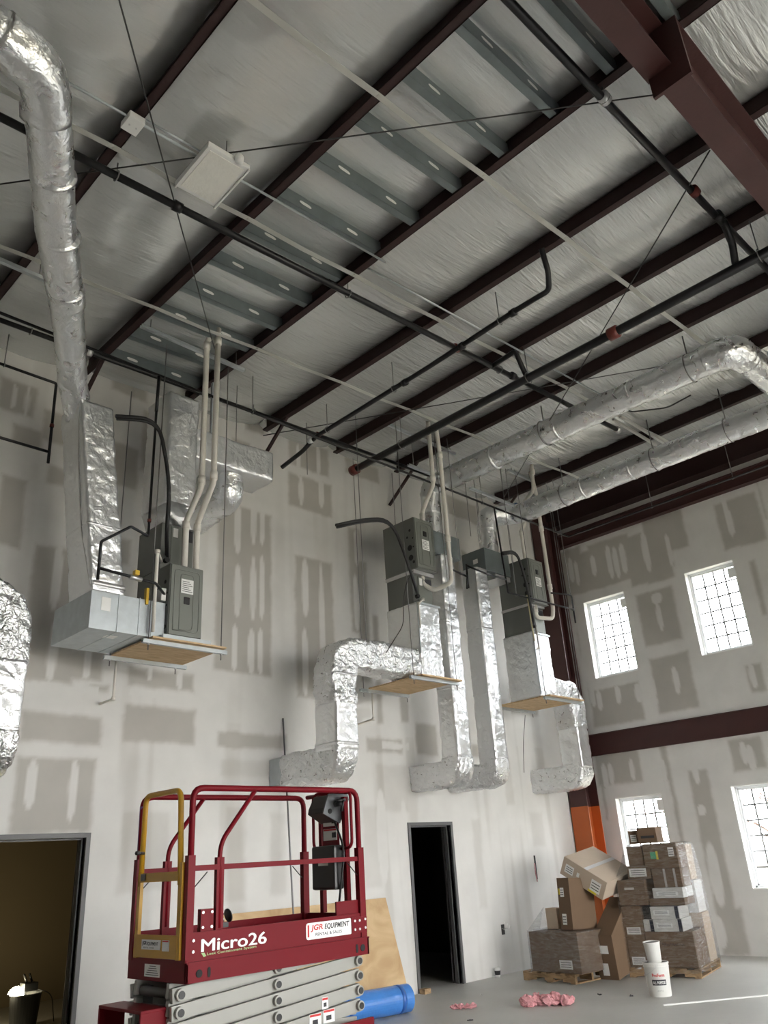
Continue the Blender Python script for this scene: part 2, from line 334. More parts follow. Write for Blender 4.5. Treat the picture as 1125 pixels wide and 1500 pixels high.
WALL_B_DABS = [(-0.49, 6.97, 0.06, 0.28), (-0.61, 6.87, 0.05, 0.27), (-1.01, 6.91, 0.06, 0.23), (-1.38, 6.88, 0.06, 0.37), (-1.52, 6.83, 0.06, 0.35), (-1.68, 6.87, 0.07, 0.33), (-2.17, 6.86, 0.07, 0.43), (-2.63, 6.74, 0.05, 0.34), (-2.18, 5.56, 0.05, 0.29), (-2.25, 4.36, 0.06, 0.26), (-0.52, 4.36, 0.06, 0.2), (-0.65, 4.27, 0.06, 0.2), (-1.06, 4.31, 0.06, 0.18), (-1.48, 4.27, 0.07, 0.18), (-1.77, 4.31, 0.07, 0.27), (-3.6, 4.18, 0.06, 0.22), (-0.51, 2.89, 0.06, 0.24), (-0.64, 2.92, 0.06, 0.2), (-1.09, 2.95, 0.05, 0.2), (-1.69, 2.86, 0.06, 0.21), (-2.27, 2.82, 0.06, 0.26), (-3.16, 2.98, 0.06, 0.19), (-3.26, 2.89, 0.07, 0.21), (-2.25, 1.18, 0.1, 0.51), (-3.83, 7.07, 0.05, 0.47), (-2.14, 0.33, 0.09, 0.24), (-2.2, 5.91, 0.11, 0.11), (-1.76, 4.06, 0.08, 0.1), (-2.24, 2.16, 0.07, 0.09), (-3.85, 6.9, 0.06, 0.25)]

DOOR1 = (-4.80, -3.91, 0, 2.13); DOOR2 = (-11.70, -9.77, 0, 2.09)
WIN_Y = [-1.10, -3.27, -5.44, -9.8, -11.97, -14.14]; WW, Z1, Z2, WH = .455, .95, 4.685, 1.535

def ss(a, b, x):
    t = min(1, max(0, (x-a)/(b-a))); return t*t*(3-2*t)
def mud_value(u, z, papers, dabs, bands, keep=(), axis_a=False):
    wob = .022*noise.noise(Vector((u*4, z*4, 1)))+.012*noise.noise(Vector((u*15, z*15, 5)))
    v = 1.0
    for a, b, c, d in papers:
        if a-.1 < u < b+.1 and c-.1 < z < d+.1:
            e = min(u-a, b-u, z-c, d-z)+wob
            k = .35 if (d < 3.2 and a > -9.4 and axis_a) else 1.0
            v = min(v, 1-k*ss(-.03, .05, e))
    if axis_a:
        st_ = noise.noise(Vector((u*2.6, z*.22, 3)))+.6*noise.noise(Vector((u*8, z*.5, 8)))
        v -= .42*ss(.05, .5, st_)*(1 if z < 3.4 else .45)
    if v < 1:
        v = max(v, .08*noise.noise(Vector((u*1.3, z*1.1, 9))))
    for a, b, c, d in keep:   # mud frames around the windows
        e = min(u-a, b-u, z-c, d-z)+wob
        if e > -.03: v = max(v, ss(-.03, .03, e)*.92)
    for a, b, c, d in bands:
        if a < u < b and c-.07 < z < d+.07: v = max(v, 1-ss(.035, .07, abs(z-(c+d)/2)+wob))
    for cu, cz, w, h in dabs:
        if abs(u-cu) < w*1.6 and abs(z-cz) < h*1.15:
            q = ((u-cu)/w)**2+abs((z-cz)/h)**3+wob*6
            v = max(v, .95*(1-ss(.65, 1.15, q)))
    return v
def coords(a, b, step, cuts=()):
    n = max(1, round((b-a)/step)); c = [a+(b-a)*i/n for i in range(n+1)]
    for k in cuts:
        if a < k < b:
            j = min(range(1, len(c)-1), key=lambda i: abs(c[i]-k)) if len(c) > 2 else None
            if j: c[j] = k
    return c
def sheet(parent, axis, u0, u1, z0, z1, holes, val, step, ztop=None):
    us = coords(u0, u1, step, [h for q in holes for h in q[:2]]); zs = coords(z0, z1, step, [h for q in holes for h in q[2:]])
    mb = MB(); idx = {}; vals = []
    def V(i, j):
        if (i, j) not in idx:
            u = us[i]; z = zs[j]
            if ztop: z = z0+(z-z0)*(ztop(u)-z0)/(z1-z0)
            idx[i, j] = len(mb.v); mb.v.append((u, 0, z) if axis == 'x' else (0, u, z)); vals.append(val(u, z))
        return idx[i, j]
    for i in range(len(us)-1):
        for j in range(len(zs)-1):
            uc = (us[i]+us[i+1])/2; zc = (zs[j]+zs[j+1])/2
            if any(h[0] < uc < h[1] and h[2] < zc < h[3] for h in holes): continue
            mb.f.append((V(i, j), V(i+1, j), V(i+1, j+1), V(i, j+1)))
    if not mb.f: return
    me = bpy.data.meshes.new('drywall_sheet')
    off = wl(parent); me.from_pydata([tuple(Vector(v)-off) for v in mb.v], [], mb.f); me.materials.append(M['drywall'])
    at = me.color_attributes.new('mud', 'FLOAT_COLOR', 'POINT')
    buf = []
    for v in vals: buf += [v, v, v, 1]
    at.data.foreach_set('color', buf)
    o = bpy.data.objects.new('drywall_sheet', me); COL.objects.link(o); o.parent = parent
    return o
# generic taped-and-mudded look away from the measured area
def generic(u, z):
    a = abs(((u/1.22) % 1)-.5); v = 1.0 if a > .36 else .15
    if noise.noise(Vector((math.floor(u/1.22)*3.1, math.floor(z/1.6)*5.7, 2))) > .0: v = 1.0
    return v

# --- wall with the hanging units
fl = MB().box(XW-.3, 1.2, YB-.3, .0, -.2, 0).box(XW-.3, 1.2, 0, 6, -.2, 0).build('floor', 'concrete'); tag(fl, kind='structure')
wallA = thing('wall_left', None, None, (0, 0, 0), kind='structure')
st = MB()
for a, b, c, d in ((XW, DOOR2[0], 0, 1), (DOOR2[1], DOOR1[0], 0, 1), (DOOR1[1], .2, 0, 1), (DOOR2[0], DOOR2[1], DOOR2[3], 1), (DOOR1[0], DOOR1[1], DOOR1[3], 1)):
    zt = lambda x: ROOF(x)+.34
    if c == 0: st.add([(a, .01, 0), (b, .01, 0), (b, .01, zt(b)), (a, .01, zt(a)), (a, .16, 0), (b, .16, 0), (b, .16, zt(b)), (a, .16, zt(a))], [(0, 1, 2, 3), (7, 6, 5, 4), (0, 4, 5, 1), (2, 6, 7, 3), (0, 3, 7, 4), (1, 5, 6, 2)])
    else: st.add([(a, .01, c), (b, .01, c), (b, .01, zt(b)), (a, .01, zt(a)), (a, .16, c), (b, .16, c), (b, .16, zt(b)), (a, .16, zt(a))], [(0, 1, 2, 3), (7, 6, 5, 4), (0, 4, 5, 1), (2, 6, 7, 3), (0, 3, 7, 4), (1, 5, 6, 2)])
st.build('stud_wall', 'white', wallA)
va = lambda u, z: mud_value(u, z, WALL_A_PAPER, WALL_A_DABS, WALL_A_BANDS, (), True) if u > -12.2 else generic(u, z)
x = 0.0
while x > XW+.01:
    x0 = max(x-1.22, XW); fine = x0 > -12.3
    for z0, z1 in ((0, 2.44), (2.44, 4.88), (4.88, 6.8), (6.8, 8.3)):
        sheet(wallA, 'x', x0, x, z0, z1, [DOOR1, DOOR2], va, .028 if fine else .2, (lambda u: ROOF(u)+.335) if z0 > 6 else None)
    x = x0
# --- wall with the windows
wallB = thing('wall_right', None, None, (0, 0, 0), kind='structure')
holesB = [(y-WW, y+WW, z, z+WH) for y in WIN_Y for z in (Z1, Z2)]
frames_mud = [(h[0]-.2, h[1]+.2, h[2]-.22, h[3]+.2) for h in holesB]
vb = lambda u, z: mud_value(u, z, WALL_B_PAPER, WALL_B_DABS, [], frames_mud) if u > -5 else max(generic(u, z), 0)
y = 0.0
while y > YB+.01:
    y0 = max(y-1.22, YB); fine = y0 > -5.1
    for z0, z1 in ((0, 1.7), (1.7, 3.28), (3.66, 5.6), (5.6, 7.47), (7.74, 8.46)):
        sheet(wallB, 'y', y0, y, z0, z1, holesB, vb, .028 if fine else .2)
    y = y0
# core behind the sheets, cut around the windows
core = MB()
ys = sorted([YB, 0.16]+[h for q in WIN_Y for h in (q-WW, q+WW)])
for i in range(len(ys)-1):
    a, b = ys[i], ys[i+1]
    if i % 2 == 0: core.box(.006, .22, a, b, 0, 8.47)
    else:
        for z0, z1 in ((0, Z1), (Z1+WH, Z2), (Z2+WH, 8.47)): core.box(.006, .22, a, b, z0, z1)
core.build('stud_wall', 'white', wallB)
for z0, z1, dep in ((3.28, 3.66, .06), (7.47, 7.74, .14)):
    g = MB().box(-dep*.45, .0, YB, -.03, z0, z1).box(-dep, 0, YB, -.03, z0-.012, z0).box(-dep, 0, YB, -.03, z1-.012, z1)
    g.build('steel_girt', 'primer', wallB)
eb = MB().box(-.17, -.15, YB, -.03, 7.9, 8.36).box(-.28, -.02, YB, -.03, 7.885, 7.905)
eb.build('eave_beam', 'primer_dk', wallB)
# --- the two walls behind the camera, with unseen openings added and sized for daylight
wb_ = MB()
opn = [(-11.6, -6.0, 0, 4.8), (-4.6, -1.4, .9, 4.4)]
xs = sorted([XW-.2, .2]+[v for o in opn for v in o[:2]])
for i in range(len(xs)-1):
    if i % 2 == 0: wb_.box(xs[i], xs[i+1], YB-.2, YB, 0, 8.5)
    else:
        o = opn[i//2]; wb_.box(xs[i], xs[i+1], YB-.2, YB, o[3], 8.5)
        if o[2] > 0: wb_.box(xs[i], xs[i+1], YB-.2, YB, 0, o[2])
tag(wb_.build('wall_back', 'white'), kind='structure')
tag(MB().box(XW-.2, XW, YB, .16, 0, 8.5).build('wall_side', 'side'), kind='structure')

# --- windows: one prototype, copied
def window(n, yc, zb, sticker):
    w = thing('window_%d' % n, None, None, (0, yc, zb), kind='structure')
    a, b = yc-WW, yc+WW; t = zb+WH
    MB().box(-.001, .13, a-.012, a+.004, zb, t).box(-.001, .13, b-.004, b+.012, zb, t).box(-.001, .13, a+.004, b-.004, t-.004, t+.012).box(-.001, .13, a+.004, b-.004, zb-.012, zb+.004).build('drywall_return', 'white', w)
    f = MB()
    for o, d in ((0, .035), (.035, .03)):
        x0 = .13+o*.4
        f.box(x0, .2, a+o, a+o+d, zb+o, t-o).box(x0, .2, b-o-d, b-o, zb+o, t-o).box(x0, .2, a+o, b-o, zb+o, zb+o+d).box(x0, .2, a+o, b-o, t-o-d, t-o)
    f.build('window_frame', 'frame', w, bevel=.004)
    ai, bi, zi, ti = a+.065, b-.065, zb+.065, t-.065
    for k in range(1, 4): box('muntin', 'frame_grid', w, .168, .184, ai+(bi-ai)*k/4-.012, ai+(bi-ai)*k/4+.012, zi, ti)
    for k in range(1, 6): box('muntin', 'frame_grid', w, .172, .18, ai, bi, zi+(ti-zi)*k/6-.012, zi+(ti-zi)*k/6+.012)
    box('pane', 'glass', w, .175, .177, ai, bi, zi, ti)
    if sticker: box('glazing_sticker', 'label', w, .168, .171, a+.07, a+.19, t-.26, t-.08)
M['frame_grid'] = mat('muntin_grey', (.22, .22, .22), .5)
n = 1
for yc in WIN_Y:
    for zb in (Z2, Z1): window(n, yc, zb, True); n += 1

# --- doors
def steel_door(n, x0, x1, zt, fw, lining):
    d = thing('door_%d' % n, None, None, ((x0+x1)/2, 0, 0), kind='structure')
    f = MB()
    f.box(x0-fw, x0, -.02, .19, 0, zt+fw).box(x1, x1+fw, -.02, .19, 0, zt+fw).box(x0, x1, -.02, .19, zt, zt+fw)
    f.build('door_frame', 'doorframe', d, bevel=.004)
    s = MB().box(x0, x0+.016, .06, .12, 0, zt).box(x1-.016, x1, .06, .12, 0, zt).box(x0, x1, .06, .12, zt-.016, zt)
    s.build('door_stop', 'doorframe', d)
    return d
steel_door(1, DOOR1[0], DOOR1[1], DOOR1[3], .05, None)
steel_door(2, DOOR2[0], DOOR2[1], DOOR2[3], .05, None)
# rooms behind the doors
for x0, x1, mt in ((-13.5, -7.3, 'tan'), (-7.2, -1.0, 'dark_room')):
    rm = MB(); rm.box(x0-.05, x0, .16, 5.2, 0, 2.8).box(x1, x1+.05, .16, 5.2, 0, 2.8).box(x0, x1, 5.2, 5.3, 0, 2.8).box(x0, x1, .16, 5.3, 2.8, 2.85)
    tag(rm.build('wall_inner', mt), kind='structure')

# --- roof: sheet, insulation blankets, purlins, straps, channels, rafter
roof = MB().add([(XW-.3, YB-.3, ROOF(XW)+.36), (.6, YB-.3, ROOF(.6)+.36), (.6, .4, ROOF(.6)+.36), (XW-.3, .4, ROOF(XW)+.36), (XW-.3, YB-.3, ROOF(XW)+.4), (.6, YB-.3, ROOF(.6)+.4), (.6, .4, ROOF(.6)+.4), (XW-.3, .4, ROOF(XW)+.4)],
    [(0, 1, 2, 3), (4, 5, 6, 7), (0, 1, 5, 4), (2, 3, 7, 6), (0, 3, 7, 4), (1, 2, 6, 5)]).build('ceiling', 'roofmetal'); tag(roof, kind='structure')
PX = [-11.767+1.4*i for i in range(-7, 9)]
for i, px in enumerate(PX):
    z = ROOF(px)
    if px < -.3:
        p = MB().box(px-.085, px-.0, -15.95, -.22, z, z+.008).box(px-.012, px, -15.95, -.22, z, z+.235).box(px-.012, px+.07, -15.95, -.22, z+.227, z+.235)
        p.box(px-.085, px-.079, -15.95, -.22, z, z+.022)
        p.build('purlin', 'primer_dk', roof)
    if i+1 < len(PX) or px > -.3:
        x0 = px; x1 = PX[i+1] if i+1 < len(PX) else .3
        x1 = min(x1, .25); 
        if x1-x0 < .1: continue
        nx = 18; y0, y1 = -15.9, .0; fine = -14 < px
        ny = 300 if fine else 60; mb = MB(); hat = i == 8
        for a in range(nx+1):
            u = a/nx; x = x0+(x1-x0)*u
            for b in range(ny+1):
                yy = y0+(y1-y0)*b/ny
                sag = -.125*sin(pi*u)**.55 if 0 < u < 1 else 0
                if hat:
                    ph = ((yy+.65)/.575) % 1; sag = -.01-.075*(sin(pi*ph)**.5)*(sin(pi*u)**.35 if 0 < u < 1 else 0)
                w = .016*noise.noise(Vector((x*1.2+i*9, yy*3.2+x*.7, 0)))-.012*max(0, .12-abs(noise.noise(Vector((x*.5+i*7, yy*1.7+x*1.1, 4)))))/.12+.007*noise.noise(Vector((x*3, yy*14+x*3, i)))
                mb.v.append((x, yy, ROOF(x)+.25+sag+w))
        for a in range(nx):
            for b in range(ny):
                k = a*(ny+1)+b; mb.f.append((k, k+1, k+ny+2, k+ny+1))
        mb.build('insulation_blanket', 'blanket', roof, smooth=True)
for sy in (-1.95, -3.74, -5.58, -9.3, -11.1):
    for i in range(len(PX)-1):
        a, b = PX[i]-.05, min(PX[i+1]-.05, -.2)
        if a > -1: continue
        za, zb = ROOF(a)-.004, ROOF(b)-.004
        mid = (a+b)/2; zm = (za+zb)/2-.02
        s_ = MB()
        for (p, zp), (q, zq) in (((a, za), (mid, zm)), ((mid, zm), (b, zb))):
            s_.add([(p, sy-.028, zp), (q, sy-.028, zq), (q, sy+.028, zq), (p, sy+.028, zp), (p, sy-.028, zp+.003), (q, sy-.028, zq+.003), (q, sy+.028, zq+.003), (p, sy+.028, zp+.003)], [(0, 1, 2, 3), (4, 5, 6, 7), (0, 1, 5, 4), (2, 3, 7, 6), (0, 3, 7, 4), (1, 2, 6, 5)])
        s_.box(a-.012, a+.012, sy-.012, sy+.012, za-.008, za)
        s_.build('sag_strap', 'strap', roof)
def chan(y):   # light galvanised channel between two purlins
    a, b = PX[8]+.0, PX[9]-.012; c = MB()
    def sl(y0, y1, d0, d1): c.add([(a, y0, ROOF(a)+d0), (b, y0, ROOF(b)+d0), (b, y1, ROOF(b)+d0), (a, y1, ROOF(a)+d0), (a, y0, ROOF(a)+d1), (b, y0, ROOF(b)+d1), (b, y1, ROOF(b)+d1), (a, y1, ROOF(a)+d1)], [(0, 1, 2, 3), (4, 5, 6, 7), (0, 1, 5, 4), (2, 3, 7, 6), (0, 3, 7, 4), (1, 2, 6, 5)])
    sl(y-.04, y-.037, .03, .2); sl(y-.04, y+.035, .03, .033); sl(y+.032, y+.035, .03, .05)
    o = c.build('galvanized_channel', 'galv_dk', roof)
    h = MB()
    for t in (.25, .7):
        x = a+(b-a)*t; z = ROOF(x)+.115
        h.rings([[Vector((x+.045*cos(q)+(.03 if cos(q) > 0 else -.03), y-.041+dy, z+.02*sin(q))) for q in [2*pi*k/12 for k in range(12)]] for dy in (-.001, 0)])
    h.build('service_hole', 'label', o)
for k in range(14): chan(-.65-.575*k)
# main rafter crossing under the purlins; deeper beyond its splice plate
rf = thing('rafter', None, None, (-8.6, -7.4, 7.6), kind='structure'); rf.parent = roof
def beam(x0, x1, ya, yb, dep, tw=.24):
    mb = MB(); yc = (ya+yb)/2
    def bar(y0, y1, d0, d1): mb.add([(x0, y0, ROOF(x0)-d1), (x1, y0, ROOF(x1)-d1), (x1, y1, ROOF(x1)-d1), (x0, y1, ROOF(x0)-d1), (x0, y0, ROOF(x0)-d0), (x1, y0, ROOF(x1)-d0), (x1, y1, ROOF(x1)-d0), (x0, y1, ROOF(x0)-d0)], [(0, 1, 2, 3), (4, 5, 6, 7), (0, 1, 5, 4), (2, 3, 7, 6), (0, 3, 7, 4), (1, 2, 6, 5)])
    bar(ya, yb, dep-.015, dep); bar(yc-.006, yc+.006, .015, dep-.015); bar(yc-tw/2, yc+tw/2, 0, .015)
    return mb
beam(-21.9, -9.12, -7.48, -7.27, .45).build('rafter_section', 'primer', rf)
beam(-9.14, -.45, -7.58, -7.36, .65).build('rafter_section', 'primer', rf)
MB().box(-9.16, -9.13, -7.60, -7.29, ROOF(-9.1)-.655, ROOF(-9.1)-.02).build('splice_plate', 'primer', rf)
# columns
def column(name, label, y0, y1, orange):
    c = thing(name, label, 'column', (-.36, (y0+y1)/2, 0))
    def prof(z0, z1): return MB().box(-.56, -.545, y0, y1, z0, z1).box(-.18, -.165, y0, y1, z0, z1).box(-.545, -.18, (y0+y1)/2-.006, (y0+y1)/2+.006, z0, z1)
    zs = 2.38 if orange else .02
    if orange: lab(prof(0.02, zs).build('painted_base', 'orange', c), 'bright orange painted lower part')
    prof(zs, 8.08).build('column_shaft', 'primer', c)
    MB().box(-.6, -.13, y0-.03 if not orange else y0, y1+.03 if not orange else y1, 0, .02).build('base_plate', 'primer', c)
    return c
column('steel_column', 'dark red steel corner column with bright orange painted lower part', -.40, -.03, True)
column('steel_column', 'dark red steel column carrying the main rafter, outside the picture', -7.6, -7.3, False)
for px in (PX[8], PX[10], PX[12], PX[14]):
    z = ROOF(px)
    MB().tube([(px-.04, -.75, z), (px-.04, -.02, z-.55)], .028, 4).build('purlin_brace', 'primer_dk', roof)

# outside: ground and bare trees
tag(MB().box(1.2, 60, -50, 50, -.3, -.12).box(-60, 60, -60, YB-.3, -.3, -.05).build('ground_outside', 'grass'), kind='structure')
def tree(x, y, h, seed, label):
    rnd = random.Random(seed); t = thing('bare_tree', label, 'tree', (x, y, -.12), 'bare trees outside the windows')
    MB().tube([(x, y, -.12), (x+.1, y, h*.3), (x-.1, y+.1, h*.6), (x, y, h*.85)], .14, 8, r2=.04).build('trunk', 'bark', t, smooth=True)
    br = MB()
    def grow(p, d, l, r, n):
        q = p+d*l; br.tube([p, (p+q)/2+Vector((rnd.uniform(-.08, .08),)*3), q], r, 4, r2=r*.5, cap=False)
        if n:
            for _ in range(3): grow(p+d*l*rnd.uniform(.4, 1), (d+Vector((rnd.uniform(-.8, .8), rnd.uniform(-.8, .8), rnd.uniform(-.3, .7)))).normalized(), l*.66, r*.55, n-1)
    for k in range(11):
        a = k*2.4; grow(Vector((x, y, h*(.2+.06*k))), Vector((cos(a), sin(a), .7)).normalized(), h*.2, .04, 3)
    br.build('branch_crown', 'bark', t)
tree(7, -1.2, 5, 1, 'bare tree outside the lower window nearest the corner')
tree(11, 2.6, 6, 2, 'taller bare tree farthest beyond the corner column')
tree(7.5, -3.9, 4.6, 3, 'bare tree outside the lower window at the right edge')

# ================================================================== HVAC units
def furnace(label, x0, x1, yf, yb, z0, z1, up):
    t = thing('furnace', label, 'furnace', (x0, yf, z0), 'gas furnaces on the hanging platforms')
    box('cabinet', 'cabinet', t, x0, x1, yf+.012, yb, z0, z1, .006)
    d = MB().box(x0+.008, x1-.008, yf-.006, yf+.012, z0+.01, z1-.01).build('front_panel', 'cabinet_lt', t, bevel=.006)
    w, h = x1-x0, z1-z0; cx = (x0+x1)/2
    def outline(a, b, c, e, r=.006):
        p = [(a, yf-.007, c), (b, yf-.007, c), (b, yf-.007, e), (a, yf-.007, e), (a, yf-.007, c+.001)]
        return MB().tube(fillet([Vector(q) for q in p], .05, 4), r, 6)
    lab(outline(x0+.05, x1-.05, z0+.06, z1-.06).build('pressed_rib', 'cabinet_lt', d, smooth=True), 'raised outer rib')
    outline(cx-w*.20, cx+w*.20, z0+.07, z1-.10, .005).build('pressed_rib', 'cabinet_lt', d, smooth=True)
    zl = z0+h*(.60 if up else .38)
    l = box('rating_label', 'label', t, cx-.075, cx+.075, yf-.014, yf-.010, zl, zl+.16)
    for k in range(6): box('printed_line', 'label_dk', l, cx-.062, cx+.062-.02*(k % 3), yf-.0155, yf-.0142, zl+.02+.022*k, zl+.026+.022*k)
    zb = zl-.12 if up else zl+.22
    box('badge', 'blackplastic', t, cx-.035, cx+.035, yf-.016, yf-.006, zb, zb+.08, .008)
    hl = MB()
    for yy, zz, r in ((.10, .62, .022), (.16, .52, .018), (.12, .34, .045), (.11, .18, .045), (.06, .10, .024), (.05, .48, .012), (.05, .34, .012)):
        zc = z0+h*zz/.8*.98
        hl.rings([[Vector((x0-dx, yf+yy+r*cos(2*pi*k/16), zc+r*sin(2*pi*k/16))) for k in range(16)] for dx in (-.002, .002)])
    hl.build('knockout', 'hole', t)
    if not up:
        MB().box(x0-.004, x1+.006, yf-.014, yb+.004, z0-.012, z0).build('bottom_rim', 'cabinet_lt', t)
    return t
def coil(label, x0, x1, yf, yb, z0, z1, plate_right=True):
    t = thing('coil_cabinet', label, 'coil cabinet', (x0, yf, z0), 'evaporator coil cabinets')
    box('casing', 'cabinet', t, x0, x1, yf+.004, yb, z0, z1, .005)
    box('access_panel', 'cabinet_lt', t, x0+.12, x1-.01, yf-.006, yf+.004, z0+.02, z1-.02, .004)
    box('rating_plate', 'label_dk', t, x1-.15, x1-.02, yf-.010, yf-.007, z1-.17, z1-.03)
    box('rating_label', 'label', t, x0+.14, x0+.2, yf-.010, yf-.007, z1-.15, z1-.04)
    MB().lathe((x0+.06, yf, z0+.1), [(0, 0), (.03, 0), (.03, .05), (0, .05)], 14, Matrix.Rotation(pi/2, 4, 'X')).build('line_port', 'hole', t)
    return t
def platform(label, x0, x1, yf, yb, z, rods, px0=None, px1=None):
    t = thing('equipment_platform', label, 'platform', ((x0+x1)/2, (yf+yb)/2, z), 'plywood platforms hung from the roof')
    box('plywood_deck', 'ply_flat', t, px0 or x0+.08, px1 or x1-.04, yf-.09, yb-.02, z+.021, z+.04)
    for yy in (yf, yb):
        c = MB().box(x0, x1, yy-.021, yy+.021, z-.021, z-.018).box(x0, x1, yy-.021, yy-.018, z-.018, z+.021).box(x0, x1, yy+.018, yy+.021, z-.018, z+.021)
        c.build('strut_channel', 'galv', t)
    for xx, yy, zt in rods:
        r = tube('threaded_rod', 'rod', t, [(xx, yy, z-.09), (xx, yy, zt)], .006, 6)
        MB().lathe((xx, yy, z-.034), [(0, 0), (.016, 0), (.016, .012), (0, .012)], 6).build('nut', 'steel', r)
    return t
def foil_duct(label, parts, group='foil wrapped duct runs', loc=None):
    t = thing('foil_duct', label, 'duct', loc or parts[0][2][0], group)
    for k, (name, prof, pts, A, fil, mt) in enumerate(parts):
        if 'elbow' in name: mt = 'foil_crumple'
        MB().sweep(prof, pts, A, fil, .013 if 'elbow' not in name else .03, .026, True, k*3.3+len(label)).build(name, mt, t, smooth=True)
    return t
def seam(t, prof, p, A, T, m='tape', w=.05, grow=.006):
    A = Vector(A); T = Vector(T); mb = MB(); k = 1+grow*6
    MB().sweep([(a*k, b*k) for a, b in prof], [Vector(p)-T*w/2, Vector(p)+T*w/2], A).build('seam_tape', m, t, smooth=True)

ZP = 3.89
# ---- unit 1 (left)
furnace('low grey furnace standing on the left platform beside white exhaust pipes', -9.74, -9.33, -1.42, -.70, 3.98, 4.78, True)
coil('coil cabinet behind and above the left furnace', -9.74, -9.33, -1.18, -.66, 4.785, 5.34)
platform('leftmost plywood platform, under the left furnace and its bare sheet-metal box', -10.0, -8.98, -1.38, -.55, ZP,
         [(-9.93, -1.38, 7.56), (-9.05, -1.38, 7.6), (-9.93, -.55, 7.3), (-9.12, -.55, 7.3)], -9.93, -9.04)
box1 = thing('drip_pan', 'thin galvanised strip under the left furnace front', 'pan', (-9.5, -1.42, 3.94))
MB().box(-9.80, -9.22, -1.44, -1.425, 3.935, 3.978).box(-9.80, -9.22, -1.425, -.6, 3.935, 3.942).build('pan_edge', 'galv', box1)
pl = thing('sheet_metal_box', 'long bare galvanised box joining the left furnace to its foil return duct', 'duct', (-10.56, -1.35, 3.95), 'bare sheet metal boxes')
box('box_body', 'galv', pl, -10.57, -9.745, -1.36, -.50, 3.945, 4.335, .004)
for xx in (-10.28, -10.05, -9.9): box('standing_seam', 'galv', pl, xx, xx+.012, -1.368, -.5, 3.94, 4.34)
box('duct_sticker', 'label', pl, -10.46, -10.36, -1.363, -1.361, 4.14, 4.28)
box('duct_sticker', 'label', pl, -10.3, -10.18, -1.2, -1.1, 3.942, 3.945)
P1 = rrect(.37, .52)
t = foil_duct('tall square foil return duct rising from the left bare metal box', [('duct_section', P1, [(-10.385, -1.08, 4.34), (-10.69, -1.08, 6.45)], (1, 0, 0), 0, 'foil')])
seam(t, P1, (-10.385, -1.08, 4.42), (1, 0, 0), (0, 0, 1)); seam(t, P1, (-10.485, -1.08, 5.05), (1, 0, 0), (0, 0, 1), 'foil', .02)
tube('lap_seam', 'tape', t, [(-10.58, -1.33, 4.4), (-10.67, -1.2, 5.0), (-10.79, -1.22, 5.8), (-10.88, -1.3, 6.4)], .008, 6)
rd = [(-10.74, -1.02, 6.40), (-10.93, -1.22, 6.62), (-11.52, -2.32, 6.8), (-12.04, -3.20, 6.9), (-12.41, -3.95, 6.95), (-12.69, -4.38, 7.03), (-13.0, -4.45, 7.05), (-13.9, -4.4, 7.1)]
t = thing('round_duct', 'crinkled round foil duct crossing the upper left to an elbow', 'duct', rd[0], 'round foil ducts')
rp = [Vector(p) for p in rd]
def rsec(t, pts, r, name='duct_section', amp=.010, sd=0.):
    mb = MB(); pts = resample(fillet([Vector(p) for p in pts], .12, 6), .03); rings = []; N = None
    for i, p in enumerate(pts):
        tt = (pts[min(i+1, len(pts)-1)]-pts[max(i-1, 0)]).normalized()
        N = tt.orthogonal().normalized() if N is None else (N-tt*N.dot(tt)).normalized(); B = tt.cross(N); ring = []
        for j in range(44):
            d = N*cos(2*pi*j/44)+B*sin(2*pi*j/44); q = p+d*r
            ring.append(q+d*crinkle(q, sd, amp*.9))
        rings.append(ring)
    return mb.rings(rings).build(name, 'foil_round', t, smooth=True)
rsec(t, rp[:3], .15); rsec(t, rp[2:5]+[rp[4]+(rp[5]-rp[4])*.35], .168)
lab(rsec(t, [rp[4]+(rp[5]-rp[4])*.3, rp[5]+Vector((.04, 0, 0)), rp[6]], .178, 'elbow', .022, 5), 'heavily crumpled elbow')
rsec(t, [rp[6]+Vector((.03, 0, 0)), rp[7]], .166)
for k in (.1, .45, .8):
    a = rp[2]+(rp[4]-rp[2])*k; T_ = (rp[4]-rp[2]).normalized(); MB().tube([a-T_*.012, a+T_*.012], .176, 28).build('seam_tape', 'foil_round', t, smooth=True)
# supply duct 1 with branch
P2 = rrect(.42, .55)
t = foil_duct('square foil supply trunk above the left coil cabinet with a branch to the right', [
    ('duct_section', P2, [(-9.49, -.84, 5.62), (-9.49, -.84, 7.13)], (1, 0, 0), 0, 'foil'),
    ('branch_section', rrect(.5, .42), [(-9.3, -.84, 6.56), (-8.12, -.84, 6.58)], (0, 1, 0), 0, 'foil')])
tp = MB(); a = [Vector((-9.49+p, -.9+q, 5.36)) for p, q in rrect(.36, .46)]; b = [Vector((-9.49+p, -.84+q, 5.66)) for p, q in rrect(.43, .56)]
n_ = min(len(a), len(b)); MB().rings([a[:n_], b[:n_]]).build('tapered_section', 'foil', t, smooth=True)
lab(rsec(t, [(-8.62, -.80, 6.42), (-8.62, -.78, 6.12), (-8.60, .0, 6.05)], .2, 'wall_boot', .02), 'rounded foil boot turning into the wall')
MB().box(-9.1, -9.07, -1.11, -1.07, 6.75, 7.5).build('hanger_strap', 'galv', t)

